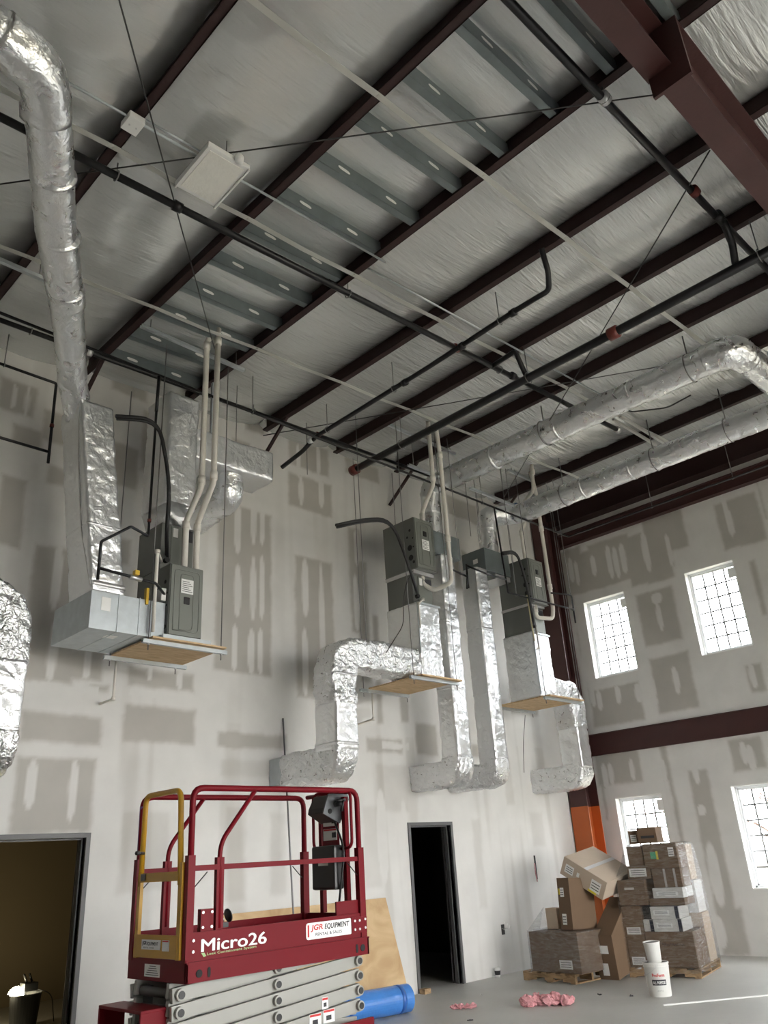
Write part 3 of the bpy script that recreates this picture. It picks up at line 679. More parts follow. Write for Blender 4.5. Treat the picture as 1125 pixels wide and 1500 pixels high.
# ---- unit 2 (middle)
X0, X1 = -5.745, -5.325
furnace('middle grey furnace hung high with U-shaped white pipe under it', X0, X1, -1.40, -.74, 5.57, 6.37, False)
coil('coil cabinet below the middle furnace, above foil plenum', X0, X1, -1.28, -.76, 5.06, 5.50)
t = thing('tape_collar', 'pale mastic-taped collar between middle furnace and its coil cabinet', 'collar', (X0, -1.3, 5.5), 'taped collars')
MB().box(X0-.005, X1+.005, -1.33, -.74, 5.503, 5.556).build('collar_band', 'tape', t)
platform('middle plywood platform, under the plenum of the middle furnace', -6.17, -5.19, -1.50, -.52, ZP+.015,
         [(-6.1, -1.5, 7.83), (-5.22, -1.5, 7.85), (-6.1, -.52, 7.6), (-5.22, -.52, 7.6)], -6.02, -5.2)
P3 = rrect(.46, .62, .02)
t = foil_duct('foil wrapped plenum standing on the middle platform', [('duct_section', P3, [(-5.54, -1.05, 3.955), (-5.54, -1.05, 5.05)], (1, 0, 0), 0, 'foil')], 'foil wrapped plenums')
MB().box(-5.79, -5.775, -1.385, -1.37, 4.3, 5.04).box(-5.79, -5.3, -1.385, -1.37, 5.02, 5.05).build('corner_angle', 'galv', t)
D1 = rrect(.40, .40, .05)
t = foil_duct('foil duct elbowing left from the middle plenum, down and into the wall', [
    ('upper_elbow', D1, [(-5.79, -1.15, 4.17), (-7.19, -1.15, 4.17), (-7.19, -1.15, 3.5)], (0, 1, 0), .3, 'foil'),
    ('vertical_section', rrect(.36, .42, .04), [(-7.19, -1.15, 3.56), (-7.19, -1.15, 2.95)], (1, 0, 0), 0, 'foil'),
    ('lower_elbow', rrect(.37, .40, .04), [(-7.19, -1.15, 3.0), (-7.19, -1.15, 2.80), (-7.19, -.24, 2.80)], (1, 0, 0), .3, 'foil'),
    ('metal_sleeve', rrect(.34, .33, .01), [(-7.19, -.26, 2.81), (-7.19, .0, 2.81)], (1, 0, 0), 0, 'galv')])
seam(t, rrect(.37, .43, .04), (-7.19, -1.15, 3.86), (1, 0, 0), (0, 0, 1), 'foil', .03)
seam(t, rrect(.37, .43, .04), (-7.19, -1.15, 3.02), (1, 0, 0), (0, 0, 1), 'foil', .03)
# same duct of the unit beyond the left edge of the picture
t = foil_duct('foil duct with bulging bends cut off by the left edge of the photo', [
    ('upper_elbow', D1, [(-13.2, -1.15, 4.10), (-11.28, -1.15, 4.10), (-11.28, -1.15, 3.5)], (0, 1, 0), .3, 'foil'),
    ('vertical_section', rrect(.36, .42, .04), [(-11.28, -1.15, 3.55), (-11.28, -1.15, 2.92)], (1, 0, 0), 0, 'foil'),
    ('lower_elbow', rrect(.37, .40, .04), [(-11.28, -1.15, 2.97), (-11.28, -1.15, 2.77), (-11.28, 0, 2.77)], (1, 0, 0), .3, 'foil')])
# return box and leg 2
t = thing('sheet_metal_box', 'bare galvanised box right of the middle furnace, under a round foil elbow', 'duct', (-5.3, -1, 6.12), 'bare sheet metal boxes')
box('box_body', 'galv_dk', t, X1+.005, -4.22, -1.0, -.5, 6.12, 6.50, .004)
box('standing_seam', 'galv', t, -4.62, -4.61, -1.006, -.5, 6.115, 6.505)
LG = rrect(.33, .34, .05)
def leg(label, x, zt):
    t = foil_duct(label, [('vertical_section', LG, [(x, -.83, zt), (x, -.83, 2.95)], (1, 0, 0), 0, 'foil'),
        ('lower_elbow', rrect(.335, .35, .05), [(x, -.83, 3.02), (x, -.83, 2.79), (x, 0, 2.79)], (1, 0, 0), .3, 'foil')])
    for z in (3.02, 4.0, 5.05): seam(t, LG, (x, -.83, z), (1, 0, 0), (0, 0, 1), 'foil', .03, .004)
    tube('lap_seam', 'tape', t, [(x-.168, -.985, zt-.05), (x-.17, -.99, 4.6), (x-.165, -.985, 3.6), (x-.168, -.985, 3.0)], .007, 6)
    return t
leg('long foil return leg behind the middle platform, left of two tall ones', -4.565, 6.13)
leg('long foil return leg nearer the corner, right of two tall ones', -3.70, 6.09)
t = thing('sheet_metal_box', 'bare galvanised box with a small label left of the rightmost furnace', 'duct', (-3.6, -1, 6.1), 'bare sheet metal boxes')
box('box_body', 'galv_dk', t, -3.57, -2.885, -1.0, -.5, 6.09, 6.50, .004)
box('duct_sticker', 'label', t, -3.573, -3.5705, -.84, -.74, 6.26, 6.34)
box('standing_seam', 'galv', t, -3.1, -3.09, -1.006, -.5, 6.085, 6.505)
# round risers and the two long round ducts
t = thing('round_duct', 'long round foil duct running to an elbow at the right edge, nearer of two', 'duct', (-4.6, -1, 7.4), 'round foil ducts')
rsec(t, [(-4.62, -.78, 6.48), (-4.62, -.78, 6.95)], .155, 'riser'); rsec(t, [(-4.62, -.78, 6.9), (-4.62, -.80, 7.40), (-4.6, -1.25, 7.42)], .16, 'elbow', .02)
rsec(t, [(-4.6, -1.2, 7.42), (-4.6, -3.4, 7.42)], .185); rsec(t, [(-4.6, -3.38, 7.42), (-4.6, -5.72, 7.38)], .187, sd=4.)
lab(rsec(t, [(-4.6, -5.66, 7.38), (-4.6, -6.02, 7.38), (-4.25, -6.05, 7.36)], .195, 'elbow', .025), 'crumpled shiny elbow')
rsec(t, [(-4.3, -6.05, 7.36), (-2.6, -6.1, 7.33)], .18)
for y in (-3.39, -2.2, -4.6): MB().tube([(-4.6, y-.02, 7.41), (-4.6, y+.02, 7.41)], .197, 28).build('seam_tape', 'foil_round', t, smooth=True)
t = thing('round_duct', 'long round foil duct farther right, running beside the eave beam', 'duct', (-2.7, -1, 7.27), 'round foil ducts')
rsec(t, [(-3.16, -.80, 6.48), (-3.16, -.80, 7.0)], .16, 'riser', .016); rsec(t, [(-3.16, -.8, 6.95), (-3.14, -.82, 7.28), (-2.85, -.95, 7.28)], .165, 'elbow', .02)
rsec(t, [(-2.98, -.86, 7.28), (-2.72, -1.12, 7.28), (-2.7, -1.5, 7.28)], .17, 'elbow', .02)
rsec(t, [(-2.7, -1.4, 7.28), (-2.7, -3.5, 7.28)], .18, sd=2.); rsec(t, [(-2.7, -3.48, 7.28), (-2.7, -6.6, 7.27)], .18, sd=8.)
for y in (-2.6, -3.49): MB().tube([(-2.7, y-.02, 7.28), (-2.7, y+.02, 7.28)], .19, 28).build('seam_tape', 'foil_round', t, smooth=True)

# ---- unit 3 (right)
X0, X1 = -2.885, -2.475
furnace('rightmost grey furnace, in front of the dark red corner column', X0, X1, -1.40, -.72, 5.55, 6.345, False)
coil('coil cabinet below the rightmost furnace', X0, X1, -1.28, -.72, 5.05, 5.50)
t = thing('tape_collar', 'pale taped collar between rightmost furnace and its coil cabinet', 'collar', (X0, -1.3, 5.5), 'taped collars')
MB().box(X0-.005, X1+.005, -1.32, -.71, 5.503, 5.548).build('collar_band', 'tape', t)
t = thing('tape_collar', 'pale taped sleeve under the bare box left of the rightmost furnace', 'collar', (-3.2, -.9, 6.0), 'taped collars')
MB().box(-3.30, X0-.006, -.98, -.55, 6.0, 6.085).build('collar_band', 'tape', t)
platform('rightmost plywood platform, in front of the corner column', -3.02, -1.94, -1.44, -.47, ZP+.03,
         [(-2.98, -1.44, 7.99), (-2.0, -1.44, 8.02), (-2.9, -.47, 7.9), (-2.0, -.47, 7.9)], -2.98, -1.98)
t = foil_duct('foil wrapped plenum standing on the rightmost platform', [('duct_section', P3, [(-2.72, -1.03, 3.965), (-2.72, -1.03, 5.045)], (1, 0, 0), 0, 'foil')], 'foil wrapped plenums')
MB().box(-2.97, -2.955, -1.36, -1.345, 4.0, 5.03).box(-2.97, -2.48, -1.36, -1.345, 5.0, 5.03).build('corner_angle', 'galv', t)
foil_duct('foil duct elbowing right from the rightmost plenum, down past the corner column into the wall', [
    ('upper_elbow', rrect(.40, .42, .06), [(-2.5, -.88, 4.2), (-1.45, -.88, 4.2), (-1.45, -.88, 3.6)], (0, 1, 0), .34, 'foil'),
    ('vertical_section', rrect(.34, .40, .04), [(-1.45, -.88, 3.7), (-1.45, -.88, 2.95)], (1, 0, 0), 0, 'foil'),
    ('lower_elbow', rrect(.35, .38, .04), [(-1.45, -.88, 3.02), (-1.45, -.88, 2.81), (-1.45, 0, 2.81)], (1, 0, 0), .3, 'foil')])

# ---- white exhaust pipes
def pvc(label, runs, fit=()):
    t = thing('vent_pipe', label, 'pipe', runs[0][0], 'white plastic vent pipes')
    for r in runs: MB().tube(r, .034, 14, .07).build('pipe_run', 'pvc', t, smooth=True)
    for p, d in fit:
        p = Vector(p); d = Vector(d).normalized(); MB().tube([p-d*.045, p+d*.045], .043, 14).build('coupling', 'pvc', t, smooth=True)
    return t
U = (0, 0, 1)
pvc('left of the two white vent pipes above the left furnace', [[(-9.53, -1.34, 4.78), (-9.53, -1.34, 5.36), (-9.59, -1.73, 5.62), (-9.59, -1.73, 7.60), (-9.50, -1.79, 7.70)]], [((-9.53, -1.34, 5.3), U), ((-9.59, -1.73, 5.7), U), ((-9.59, -1.73, 7.5), U)])
pvc('right of the two white vent pipes above the left furnace', [[(-9.385, -1.34, 4.78), (-9.385, -1.34, 5.36), (-9.50, -1.83, 5.66), (-9.50, -1.83, 7.74)]], [((-9.385, -1.34, 5.3), U), ((-9.50, -1.83, 5.74), U), ((-9.50, -1.83, 7.55), U)])
pvc('left white vent pipe of the middle furnace, jogging behind its top', [[(-5.41, -1.28, 6.37), (-5.41, -1.28, 6.56), (-5.55, -1.68, 6.86), (-5.56, -1.69, 7.92)]], [((-5.55, -1.68, 6.95), U), ((-5.41, -1.28, 6.5), U), ((-5.56, -1.69, 7.8), U)])
pvc('right white vent pipe of the middle furnace, curling under it', [[(-5.50, -1.25, 5.57), (-5.50, -1.25, 5.40), (-5.42, -1.4, 5.27), (-5.36, -1.70, 5.33), (-5.36, -1.70, 7.45), (-5.42, -1.72, 7.92)]], [((-5.36, -1.70, 6.0), U), ((-5.36, -1.7, 7.4), U), ((-5.50, -1.25, 5.5), U)])
pvc('left white vent pipe of the rightmost furnace', [[(-2.70, -1.22, 6.345), (-2.70, -1.22, 6.95), (-2.55, -1.22, 7.12), (-2.55, -1.22, 7.5), (-2.71, -1.6, 7.6), (-2.71, -1.63, 8.1)]], [((-2.70, -1.22, 6.9), U), ((-2.71, -1.63, 7.95), U)])
pvc('right white vent pipe of the rightmost furnace, curling under it', [[(-2.72, -1.3, 5.55), (-2.72, -1.3, 5.32), (-2.40, -1.41, 5.32), (-2.36, -1.42, 5.5), (-2.36, -1.42, 7.62), (-2.5, -1.5, 7.72), (-2.58, -1.5, 8.05)]], [((-2.36, -1.42, 5.9), U), ((-2.36, -1.42, 7.0), U), ((-2.72, -1.3, 5.45), U)])
pvc('white vent pipe at the left edge of the photo below the first purlin', [[(-11.87, -1.3, 6.3), (-11.87, -1.3, 7.2), (-12.0, -1.4, 7.42), (-12.2, -1.4, 7.44)]], [((-11.87, -1.3, 7.1), U)])
def drain(label, pts, r=.014):
    t = thing('drain_pipe', label, 'pipe', pts[0], 'thin white condensate pipes'); MB().tube(pts, r, 10, .03).build('pipe_run', 'pvc', t, smooth=True)
    for p in pts[1:-1]: MB().lathe(Vector(p)-Vector((0, 0, .02)), [(0, 0), (r*1.5, 0), (r*1.5, .04), (0, .04)], 10).build('elbow', 'pvc', t, smooth=True)
    return t
drain('white drain pipe in front of the left furnace side', [(-9.74, -1.2, 4.86), (-9.92, -1.44, 4.86), (-9.92, -1.44, 3.98)], .019)
drain('thin white drain dropping below the leftmost platform into the wall', [(-9.74, -.32, 3.95), (-9.74, -.32, 3.5), (-9.74, .0, 3.5)])
drain('thin white drain dropping below the middle platform into the wall', [(-5.80, -.38, 3.95), (-5.80, -.38, 3.55), (-5.80, .0, 3.52)])
drain('small white drain hook on the corner of the middle plenum', [(-5.63, -1.31, 5.10), (-5.70, -1.42, 5.08), (-5.80, -1.42, 5.0), (-5.80, -1.42, 4.65)])
drain('small white drain on the corner of the rightmost plenum', [(-2.80, -1.31, 5.08), (-2.92, -1.40, 5.0), (-2.92, -1.40, 4.75), (-2.98, -1.40, 4.72)])
t = thing('yellow_line', 'yellowed thin tube hanging beside the rightmost coil cabinet', 'pipe', (-2.95, -1.4, 5.5))
MB().tube([(-3.06, -1.40, 5.63), (-3.02, -1.40, 4.85)], .011, 8).build('tube_run', mat('aged_plastic', (.55, .48, .28), .5), t, smooth=True)
# ---- insulated refrigerant lines
def lines(label, pts, n=2):
    t = thing('refrigerant_line', label, 'refrigerant line', pts[0], 'black insulated refrigerant lines')
    for k in range(n): MB().tube([Vector(p)+Vector((.012*k, -.01, -.03*k)) for p in pts], .022-.006*k, 10, .3).build('insulated_tube', 'rubber', t, smooth=True)
    return t
lines('black insulated lines arching from the left foil duct down to the left coil cabinet', [(-10.55, -1.5, 6.27), (-10.05, -1.5, 6.42), (-9.86, -1.5, 5.7), (-9.82, -1.42, 5.1), (-9.68, -1.2, 4.95)])
lines('black insulated lines arching in front of the middle furnace', [(-7.49, -1.6, 5.72), (-7.0, -1.6, 5.93), (-6.45, -1.6, 6.08), (-6.2, -1.6, 5.55), (-6.0, -1.55, 5.18), (-5.7, -1.3, 5.22)])
lines('black insulated lines arching over the side of the rightmost furnace', [(-3.9, -1.6, 6.14), (-3.5, -1.6, 6.26), (-3.33, -1.6, 5.7), (-3.22, -1.55, 5.15), (-2.85, -1.3, 5.2)])
t = thing('thermostat_wire', 'thin black wire loop below the lines of the middle furnace', 'wire', (-6.1, -1.6, 5.3))
tube('wire_run', 'rubber', t, [(-6.02, -1.55, 5.4), (-6.17, -1.55, 5.2), (-6.2, -1.5, 4.95), (-6.23, -1.5, 4.6), (-6.5, -1.4, 4.2)], .006, 6, .1)

# ================================================================== pipes under the roof
def pipe(label, runs, r, m='black_pipe', hangers=(), fits=(), group='black steel pipes', name='steel_pipe', hz=None):
    t = thing(name, label, 'pipe', runs[0][0], group)
    for k in runs: MB().tube(k, r, 12, r*1.6).build('pipe_run', m, t, smooth=True)
    for p, d, mm in fits:
        p = Vector(p); d = Vector(d).normalized(); MB().tube([p-d*r*1.1, p+d*r*1.1], r*1.45, 12).build('coupling', mm, t, smooth=True)
    for p in hangers:
        p = Vector(p); h = tube('hanger_rod', 'rod', t, [p+Vector((0, 0, r*1.2)), (p.x, p.y, ROOF(p.x)+.02 if hz is None else hz)], .006, 6)
        MB().tube([p+Vector((0, r*1.35*sin(a), r*1.35*cos(a))) if abs(runs[0][0][0]-runs[0][-1][0]) > .6 else p+Vector((r*1.35*sin(a), 0, r*1.35*cos(a))) for a in [2*pi*k/14 for k in range(15)]], .006, 6, cap=False).build('hanger_loop', 'rod', h, smooth=True)
    return t
X_, Y_, Z_ = (1, 0, 0), (0, 1, 0), (0, 0, 1)
rz = lambda x, o: ROOF(x)-o
pipe('black sprinkler main crossing the ceiling from the left edge past the lamp', [[(-14, -3.58, rz(-14, .13)), (-3.0, -3.55, rz(-3.0, .1))]], .036, hangers=[(-11.7, -3.58, rz(-11.7, .13)), (-8.95, -3.57, rz(-8.95, .13)), (-6.2, -3.57, rz(-6.2, .12))],
     fits=[((-11.1, -3.58, rz(-11.1, .13)), X_, 'black_pipe'), ((-7.1, -3.57, rz(-7.1, .12)), X_, 'red_fit'), ((-5.9, -3.57, rz(-5.9, .11)), X_, 'black_pipe'), ((-3.05, -3.55, rz(-3.05, .1)), X_, 'tape')])
pipe('black pipe running beside the main rafter at the top right', [[(-15, -6.86, rz(-15, .13)), (-4.2, -6.84, rz(-4.2, .13))]], .036, hangers=[(-9, -6.86, rz(-9, .13))], fits=[((-9, -6.86, rz(-9, .13)), X_, 'tape'), ((-7.3, -6.86, rz(-7.3, .13)), X_, 'red_fit'), ((-6.75, -6.86, rz(-6.75, .13)), X_, 'black_pipe')])
pipe('thickest black pipe, with a capped end near the middle furnace', [[(-6.21, -.62, 7.3), (-6.21, -9.5, 7.3)]], .055, hangers=[(-6.21, -1.7, 7.3), (-6.21, -4.0, 7.3), (-6.21, -7.0, 7.3)], fits=[((-6.21, -.66, 7.3), Y_, 'red_fit'), ((-6.21, -5.25, 7.3), Y_, 'red_fit')])
t = thing('riser_stub', 'black drop elbow joining the thickest pipe to the sprinkler main', 'pipe', (-6.6, -3.9, 7.5), 'black pipe stubs')
MB().tube([(-6.35, -3.57, 7.65), (-6.35, -3.95, 7.68), (-6.21, -3.97, 7.35)], .034, 12, .05).build('pipe_run', 'black_pipe', t, smooth=True)
t = thing('riser_stub', 'black drop joining the thickest pipe to the rafter-side pipe', 'pipe', (-6.3, -6.8, 7.5), 'black pipe stubs')
MB().tube([(-6.62, -6.86, 7.62), (-6.3, -6.8, 7.55), (-6.21, -6.75, 7.35)], .04, 12, .05).build('pipe_run', 'black_pipe', t, smooth=True)
pipe('black pipe with an upturned elbow end in mid ceiling', [[(-7.45, -.42, 7.05), (-7.35, -.78, 7.2), (-7.36, -1.1, 7.3), (-7.40, -3.3, 7.3), (-7.47, -4.75, 7.3), (-7.47, -5.2, 7.3), (-7.6, -5.3, 7.42), (-7.75, -5.35, 7.62)]], .032, hangers=[(-7.36, -1.35, 7.3), (-7.38, -2.7, 7.3), (-7.45, -4.5, 7.3)],
     fits=[((-7.37, -1.0, 7.28), Y_, 'tape'), ((-7.42, -3.9, 7.3), Y_, 'black_pipe'), ((-7.46, -4.7, 7.3), Y_, 'black_pipe'), ((-7.38, -2.9, 7.3), Y_, 'black_pipe')])
pipe('black lettered pipe running along the top of the left wall', [[(-14, -.75, 7.38), (-4.3, -.75, 7.68)]], .03, hangers=[(-11.3, -.75, 7.46), (-8.2, -.75, 7.56)], fits=[((-7.02, -.75, 7.6), X_, 'red_fit'), ((-10.6, -.75, 7.485), X_, 'tape')])
pipe('thin gas pipe along the wall that turns the corner beside the eave beam', [[(-14, -1.36, 7.1), (-1.38, -1.36, 7.1), (-1.38, -6.8, 7.1)]], .017, hangers=[(-8.65, -1.36, 7.1), (-5.05, -1.36, 7.1), (-3.95, -1.36, 7.1), (-1.38, -3.1, 7.1), (-1.38, -4.55, 7.1)], group='thin gas pipes')
pipe('gas drop from the roof to the left furnace', [[(-10.0, -1.36, 7.08), (-10.03, -1.42, 5.02), (-10.3, -1.55, 5.02), (-10.63, -1.6, 4.76), (-10.63, -1.6, 4.36)], [(-10.63, -1.6, 4.48), (-9.95, -1.5, 4.48), (-9.7, -1.3, 4.42)]], .015, fits=[((-10.03, -1.42, 5.2), Z_, 'red_fit')], group='thin gas pipes')
t = thing('gas_valve', 'yellow handled gas valve on the pipe left of the left furnace', 'valve', (-10.2, -1.53, 4.48), 'gas valves')
MB().tube([(-10.27, -1.54, 4.48), (-10.13, -1.52, 4.48)], .026, 10).build('valve_body', 'steel', t, smooth=True)
box('valve_handle', 'brass', t, -10.22, -10.17, -1.56, -1.50, 4.51, 4.56, .005)
t = thing('gas_valve', 'yellow tag hanging behind the white drain of the left furnace', 'tag', (-9.99, -1.4, 4.3), 'gas valves')
box('tag_plate', 'brass', t, -9.985, -9.955, -1.38, -1.33, 4.28, 4.46, .003)
t = thing('control_box', 'small grey switch box on the side of the left furnace', 'switch box', (-9.8, -1.3, 4.4))
box('box_body', 'label', t, -9.80, -9.745, -1.36, -1.26, 4.36, 4.50, .006)
tube('cable_whip', 'rubber', t, [(-9.79, -1.3, 4.36), (-9.82, -1.1, 4.22), (-9.80, -.9, 4.2)], .012, 8, .1)
pipe('gas drop and level run beside the rightmost furnace', [[(-3.66, -1.38, 7.08), (-3.66, -1.45, 5.55), (-2.25, -1.6, 5.5), (-2.0, -1.6, 5.5)], [(-2.55, -1.55, 5.72), (-2.1, -1.6, 5.76), (-2.0, -1.6, 5.76), (-2.0, -1.6, 5.26)]], .015, hangers=[(-3.45, -1.46, 5.54), (-2.02, -1.6, 5.5)], group='thin gas pipes')
pipe('gas run with a drip leg below the box left of the rightmost furnace', [[(-5.3, -1.62, 5.58), (-4.86, -1.6, 5.54), (-4.9, -1.6, 5.34)], [(-4.86, -1.6, 5.74), (-4.86, -1.6, 5.36)], [(-4.86, -1.6, 5.72), (-4.6, -1.75, 5.6), (-3.75, -1.5, 5.74)]], .015, group='thin gas pipes', hangers=[(-5.02, -1.6, 5.56)])
pipe('gas loop hanging on the wall at the left edge', [[(-12.5, -.5, 7.07), (-10.85, -.5, 7.07), (-10.83, -.5, 6.02)], [(-12.5, -.5, 6.3), (-11.4, -.5, 6.16), (-10.84, -.5, 6.16)]], .017, group='thin gas pipes', hangers=[(-11.45, -.5, 7.07)], fits=[((-10.84, -.5, 6.5), Z_, 'red_fit')])
pipe('black riser in front of the left foil trunk', [[(-10.0, -1.37, 7.08), (-10.005, -1.37, 6.6)]], .02, group='thin gas pipes')
# trapeze struts under the roof
def trapeze(label, x0, x1, y, z):
    t = thing('trapeze_strut', label, 'strut', ((x0+x1)/2, y, z), 'trapeze struts under the roof')
    MB().box(x0, x1, y-.021, y+.021, z-.021, z-.018).box(x0, x1, y-.021, y-.018, z-.018, z+.021).box(x0, x1, y+.018, y+.021, z-.018, z+.021).build('strut_channel', 'galv', t)
    for xx in (x0+.12, x1-.12): tube('threaded_rod', 'rod', t, [(xx, y, z), (xx, y, ROOF(xx)+.05)], .006, 6)
trapeze('strut behind the tops of the left vent pipes', -10.42, -9.0, -1.66, 7.44)
trapeze('strut at the tops of the middle vent pipes', -6.2, -4.6, -1.40, 7.80)
trapeze('strut at the tops of the rightmost vent pipes', -3.2, -2.4, -1.44, 7.92)
trapeze('long strut between the two long round ducts near the wall', -4.23, -3.02, -1.35, 7.30)
trapeze('short strut beside the capped end of the thickest pipe', -5.66, -4.85, -1.30, 7.30)
trapeze('strut at the left edge below the first purlin', -12.4, -11.55, -1.9, 7.30)
t = thing('duct_hanger', 'pair of light struts above the farther round duct', 'strut', (-2.4, -3.7, 8), 'duct hangers')
MB().box(-3.3, -1.9, -3.65, -3.61, 7.9, 7.94).box(-3.3, -1.9, -3.78, -3.74, 7.9, 7.94).build('strut_channel', 'strap', t)
def hanger(label, x, y, z, r):
    t = thing('duct_hanger', label, 'hanger', (x, y, z), 'duct hangers')
    tube('hanger_rod', 'rod', t, [(x, y, z+r), (x, y, ROOF(x)+.03)], .009, 6)
    MB().tube([(x+(r+.006)*sin(a), y, z+(r+.006)*cos(a)) for a in [2*pi*k/24 for k in range(25)]], .008, 6, cap=False).build('hanger_loop', 'rod', t, smooth=True)
hanger('hanger of the nearer long duct, midway along it', -4.6, -3.15, 7.42, .19)
hanger('hanger of the nearer long duct, just before its elbow', -4.6, -5.45, 7.38, .19)
hanger('hanger of the farther long duct, near the wall end', -2.7, -2.2, 7.28, .185)
hanger('hanger of the farther long duct, midway along it', -2.7, -3.9, 7.28, .185)
hanger('hanger of the farther long duct, toward the right edge', -2.7, -5.1, 7.28, .185)
# loose vertical rods near the ceiling
for k, (x, y, z0, lbl) in enumerate(((-6.75, -1.3, 4.0, 'long bare rod left of the middle furnace'), (-7.2, -.7, 6.9, 'short bare rod over the left branch duct'), (-8.65, -1.0, 6.6, 'bare rod behind the left vent pipes'), (-3.9, -1.2, 6.5, 'bare rod left of the rightmost bare box'), (-4.15, -1.2, 6.5, 'second bare rod left of the rightmost bare box'), (-1.7, -1.3, 4.1, 'long bare rod in front of the corner column'))):
    o = tube('hanging_rod', 'rod', None, [(x, y, z0), (x, y, ROOF(x)+.05)], .006, 6); tag(o, lbl, 'rod', 'loose hanging rods')
# cables bracing the roof
def cable(label, a, b): tag(tube('brace_cable', 'cable', None, [a, b], .007, 6), label, 'cable', 'roof bracing cables')
cable('thin cable from the top left edge down to the left vent pipes', (-13.2, -5.9, 7.25), (-9.5, -1.75, 7.5))
cable('thin cable crossing behind the lamp to the rafter', (-13.2, -1.9, 7.3), (-8.5, -7.25, 7.6))
cable('thin cable from the middle of the wall across the right bays', (-7.7, -.3, 7.55), (-3.9, -5.6, 7.8))
cable('thin cable rising from the wall to the rafter at the right', (-3.2, -1.3, 7.45), (-7.7, -7.2, 7.55))
# lamp, junction box, conduit
t = thing('high_bay_lamp', 'flat square high-bay lamp hanging under the left bays, unlit', 'lamp', (-11.05, -4.08, 7.35))
RZ = Matrix.Translation((-11.05, -4.08, 7.36)) @ Matrix.Rotation(R(-2), 4, 'Z')
box('lamp_housing', 'white', t, -.21, .21, -.29, .29, 0, .05, .008, X=RZ)
box('lamp_lens', 'lens', t, -.17, .17, -.25, .25, -.008, .0, .002, X=RZ)
for xx in (-.21, .195): box('housing_flange', 'white', t, xx, xx+.015, -.29, .29, -.02, 0, X=RZ)
box('driver_box', 'white', t, -.06, .06, -.12, .12, .05, .10, .006, X=RZ)
MB().lathe((-10.98, -4.40, 7.34), [(0, 0), (.035, 0), (.04, .05), (.025, .08), (0, .08)], 16).build('motion_sensor', 'white', t, smooth=True)
for yy in (-4.3, -3.86): tube('lamp_cable', 'cable', t, [(-11.05, yy, 7.41), (-11.05, yy, 7.62)], .004, 6)
t = thing('junction_box', 'white junction box on the first purlin, left of the lamp', 'electrical box', (-11.83, -4.1, 7.42), 'junction boxes')
box('box_body', 'white', t, -11.90, -11.76, -4.18, -4.02, 7.37, 7.44, .006)
for xx in (-11.86, -11.8): MB().lathe((xx, -4.1, 7.366), [(0, 0), (.008, 0), (.008, .006), (0, .006)], 8).build('screw', 'steel', t)
t = thing('conduit', 'thin steel conduit feeding the lamp across three bays', 'conduit', (-14, -4.12, 7.3))
tube('conduit_run', 'galv', t, [(-14.0, -4.12, rz(-14, .02)), (-8.9, -4.12, rz(-8.9, .02))], .012, 8)
tube('conduit_run', 'galv', t, [(-11.76, -4.2, rz(-11.7, .05)), (-11.2, -4.2, rz(-11.2, .05))], .01, 8)
t = thing('conduit', 'thin steel conduit above the mid-ceiling pipe ending at a small box', 'conduit', (-8.7, -3.92, 7.7))
tube('conduit_run', 'galv', t, [(-8.97, -3.93, rz(-8.97, .02)), (-4.1, -3.95, rz(-4.1, .02))], .012, 8)
t = thing('junction_box', 'white junction box with a black whip under the fifth bay', 'electrical box', (-4.0, -4.0, 7.85), 'junction boxes')
box('box_body', 'white', t, -4.08, -3.92, -4.08, -3.94, 7.83, 7.90, .006)
tube('cable_whip', 'rubber', t, [(-3.95, -4.05, 7.83), (-3.85, -4.15, 7.6), (-3.5, -4.6, 7.6), (-3.3, -4.9, 7.75)], .011, 8, .1)
tag(MB().box(-1.75, -1.45, -.55, -.3, 7.75, 8.0).build('beam_clamp', 'blue_sticker'), 'dark blue bracket at the top of the wall near the corner', 'bracket')
# wall details
t = thing('outlet_box', 'open electrical box with loose wires right of the narrow doorway', 'electrical box', (-2.86, 0, .6), 'wall boxes')
box('box_body', 'blackplastic', t, -2.90, -2.82, -.004, .0, .53, .67)
for a in (-.03, .0, .03): tube('loose_wire', 'label', t, [(-2.86+a, -.005, .62), (-2.84+a*2, -.06, .6), (-2.80+a*2, -.05, .68-a)], .003, 5)
t = thing('wire_drop', 'cable drop with red ends in a slot of the wall left of the boxes', 'wire', (-2.2, 0, 1.3), 'wall boxes')
box('wall_slot', 'hole', t, -1.83, -1.79, -.004, 0, 1.25, 1.62)
tube('loose_wire', 'pink', t, [(-1.84, -.01, 1.5), (-1.87, -.03, 1.35), (-1.85, -.03, 1.22)], .009, 6)
t = thing('service_wire', 'thin wire hanging from the rightmost platform', 'wire', (-2.5, -.3, 3.9))
tube('wire_run', 'cable', t, [(-2.2, -.45, 3.86), (-2.15, -.3, 3.4), (-1.95, -.1, 2.95)], .005, 5, .1)
t = thing('wall_rod', 'bare steel rod leaning on the wall behind the lift', 'rod', (-7.05, -.1, 0))
tube('rod_run', 'rod', t, [(-7.381, -.589, 0), (-7.14, -.012, 3.52)], .011, 8)

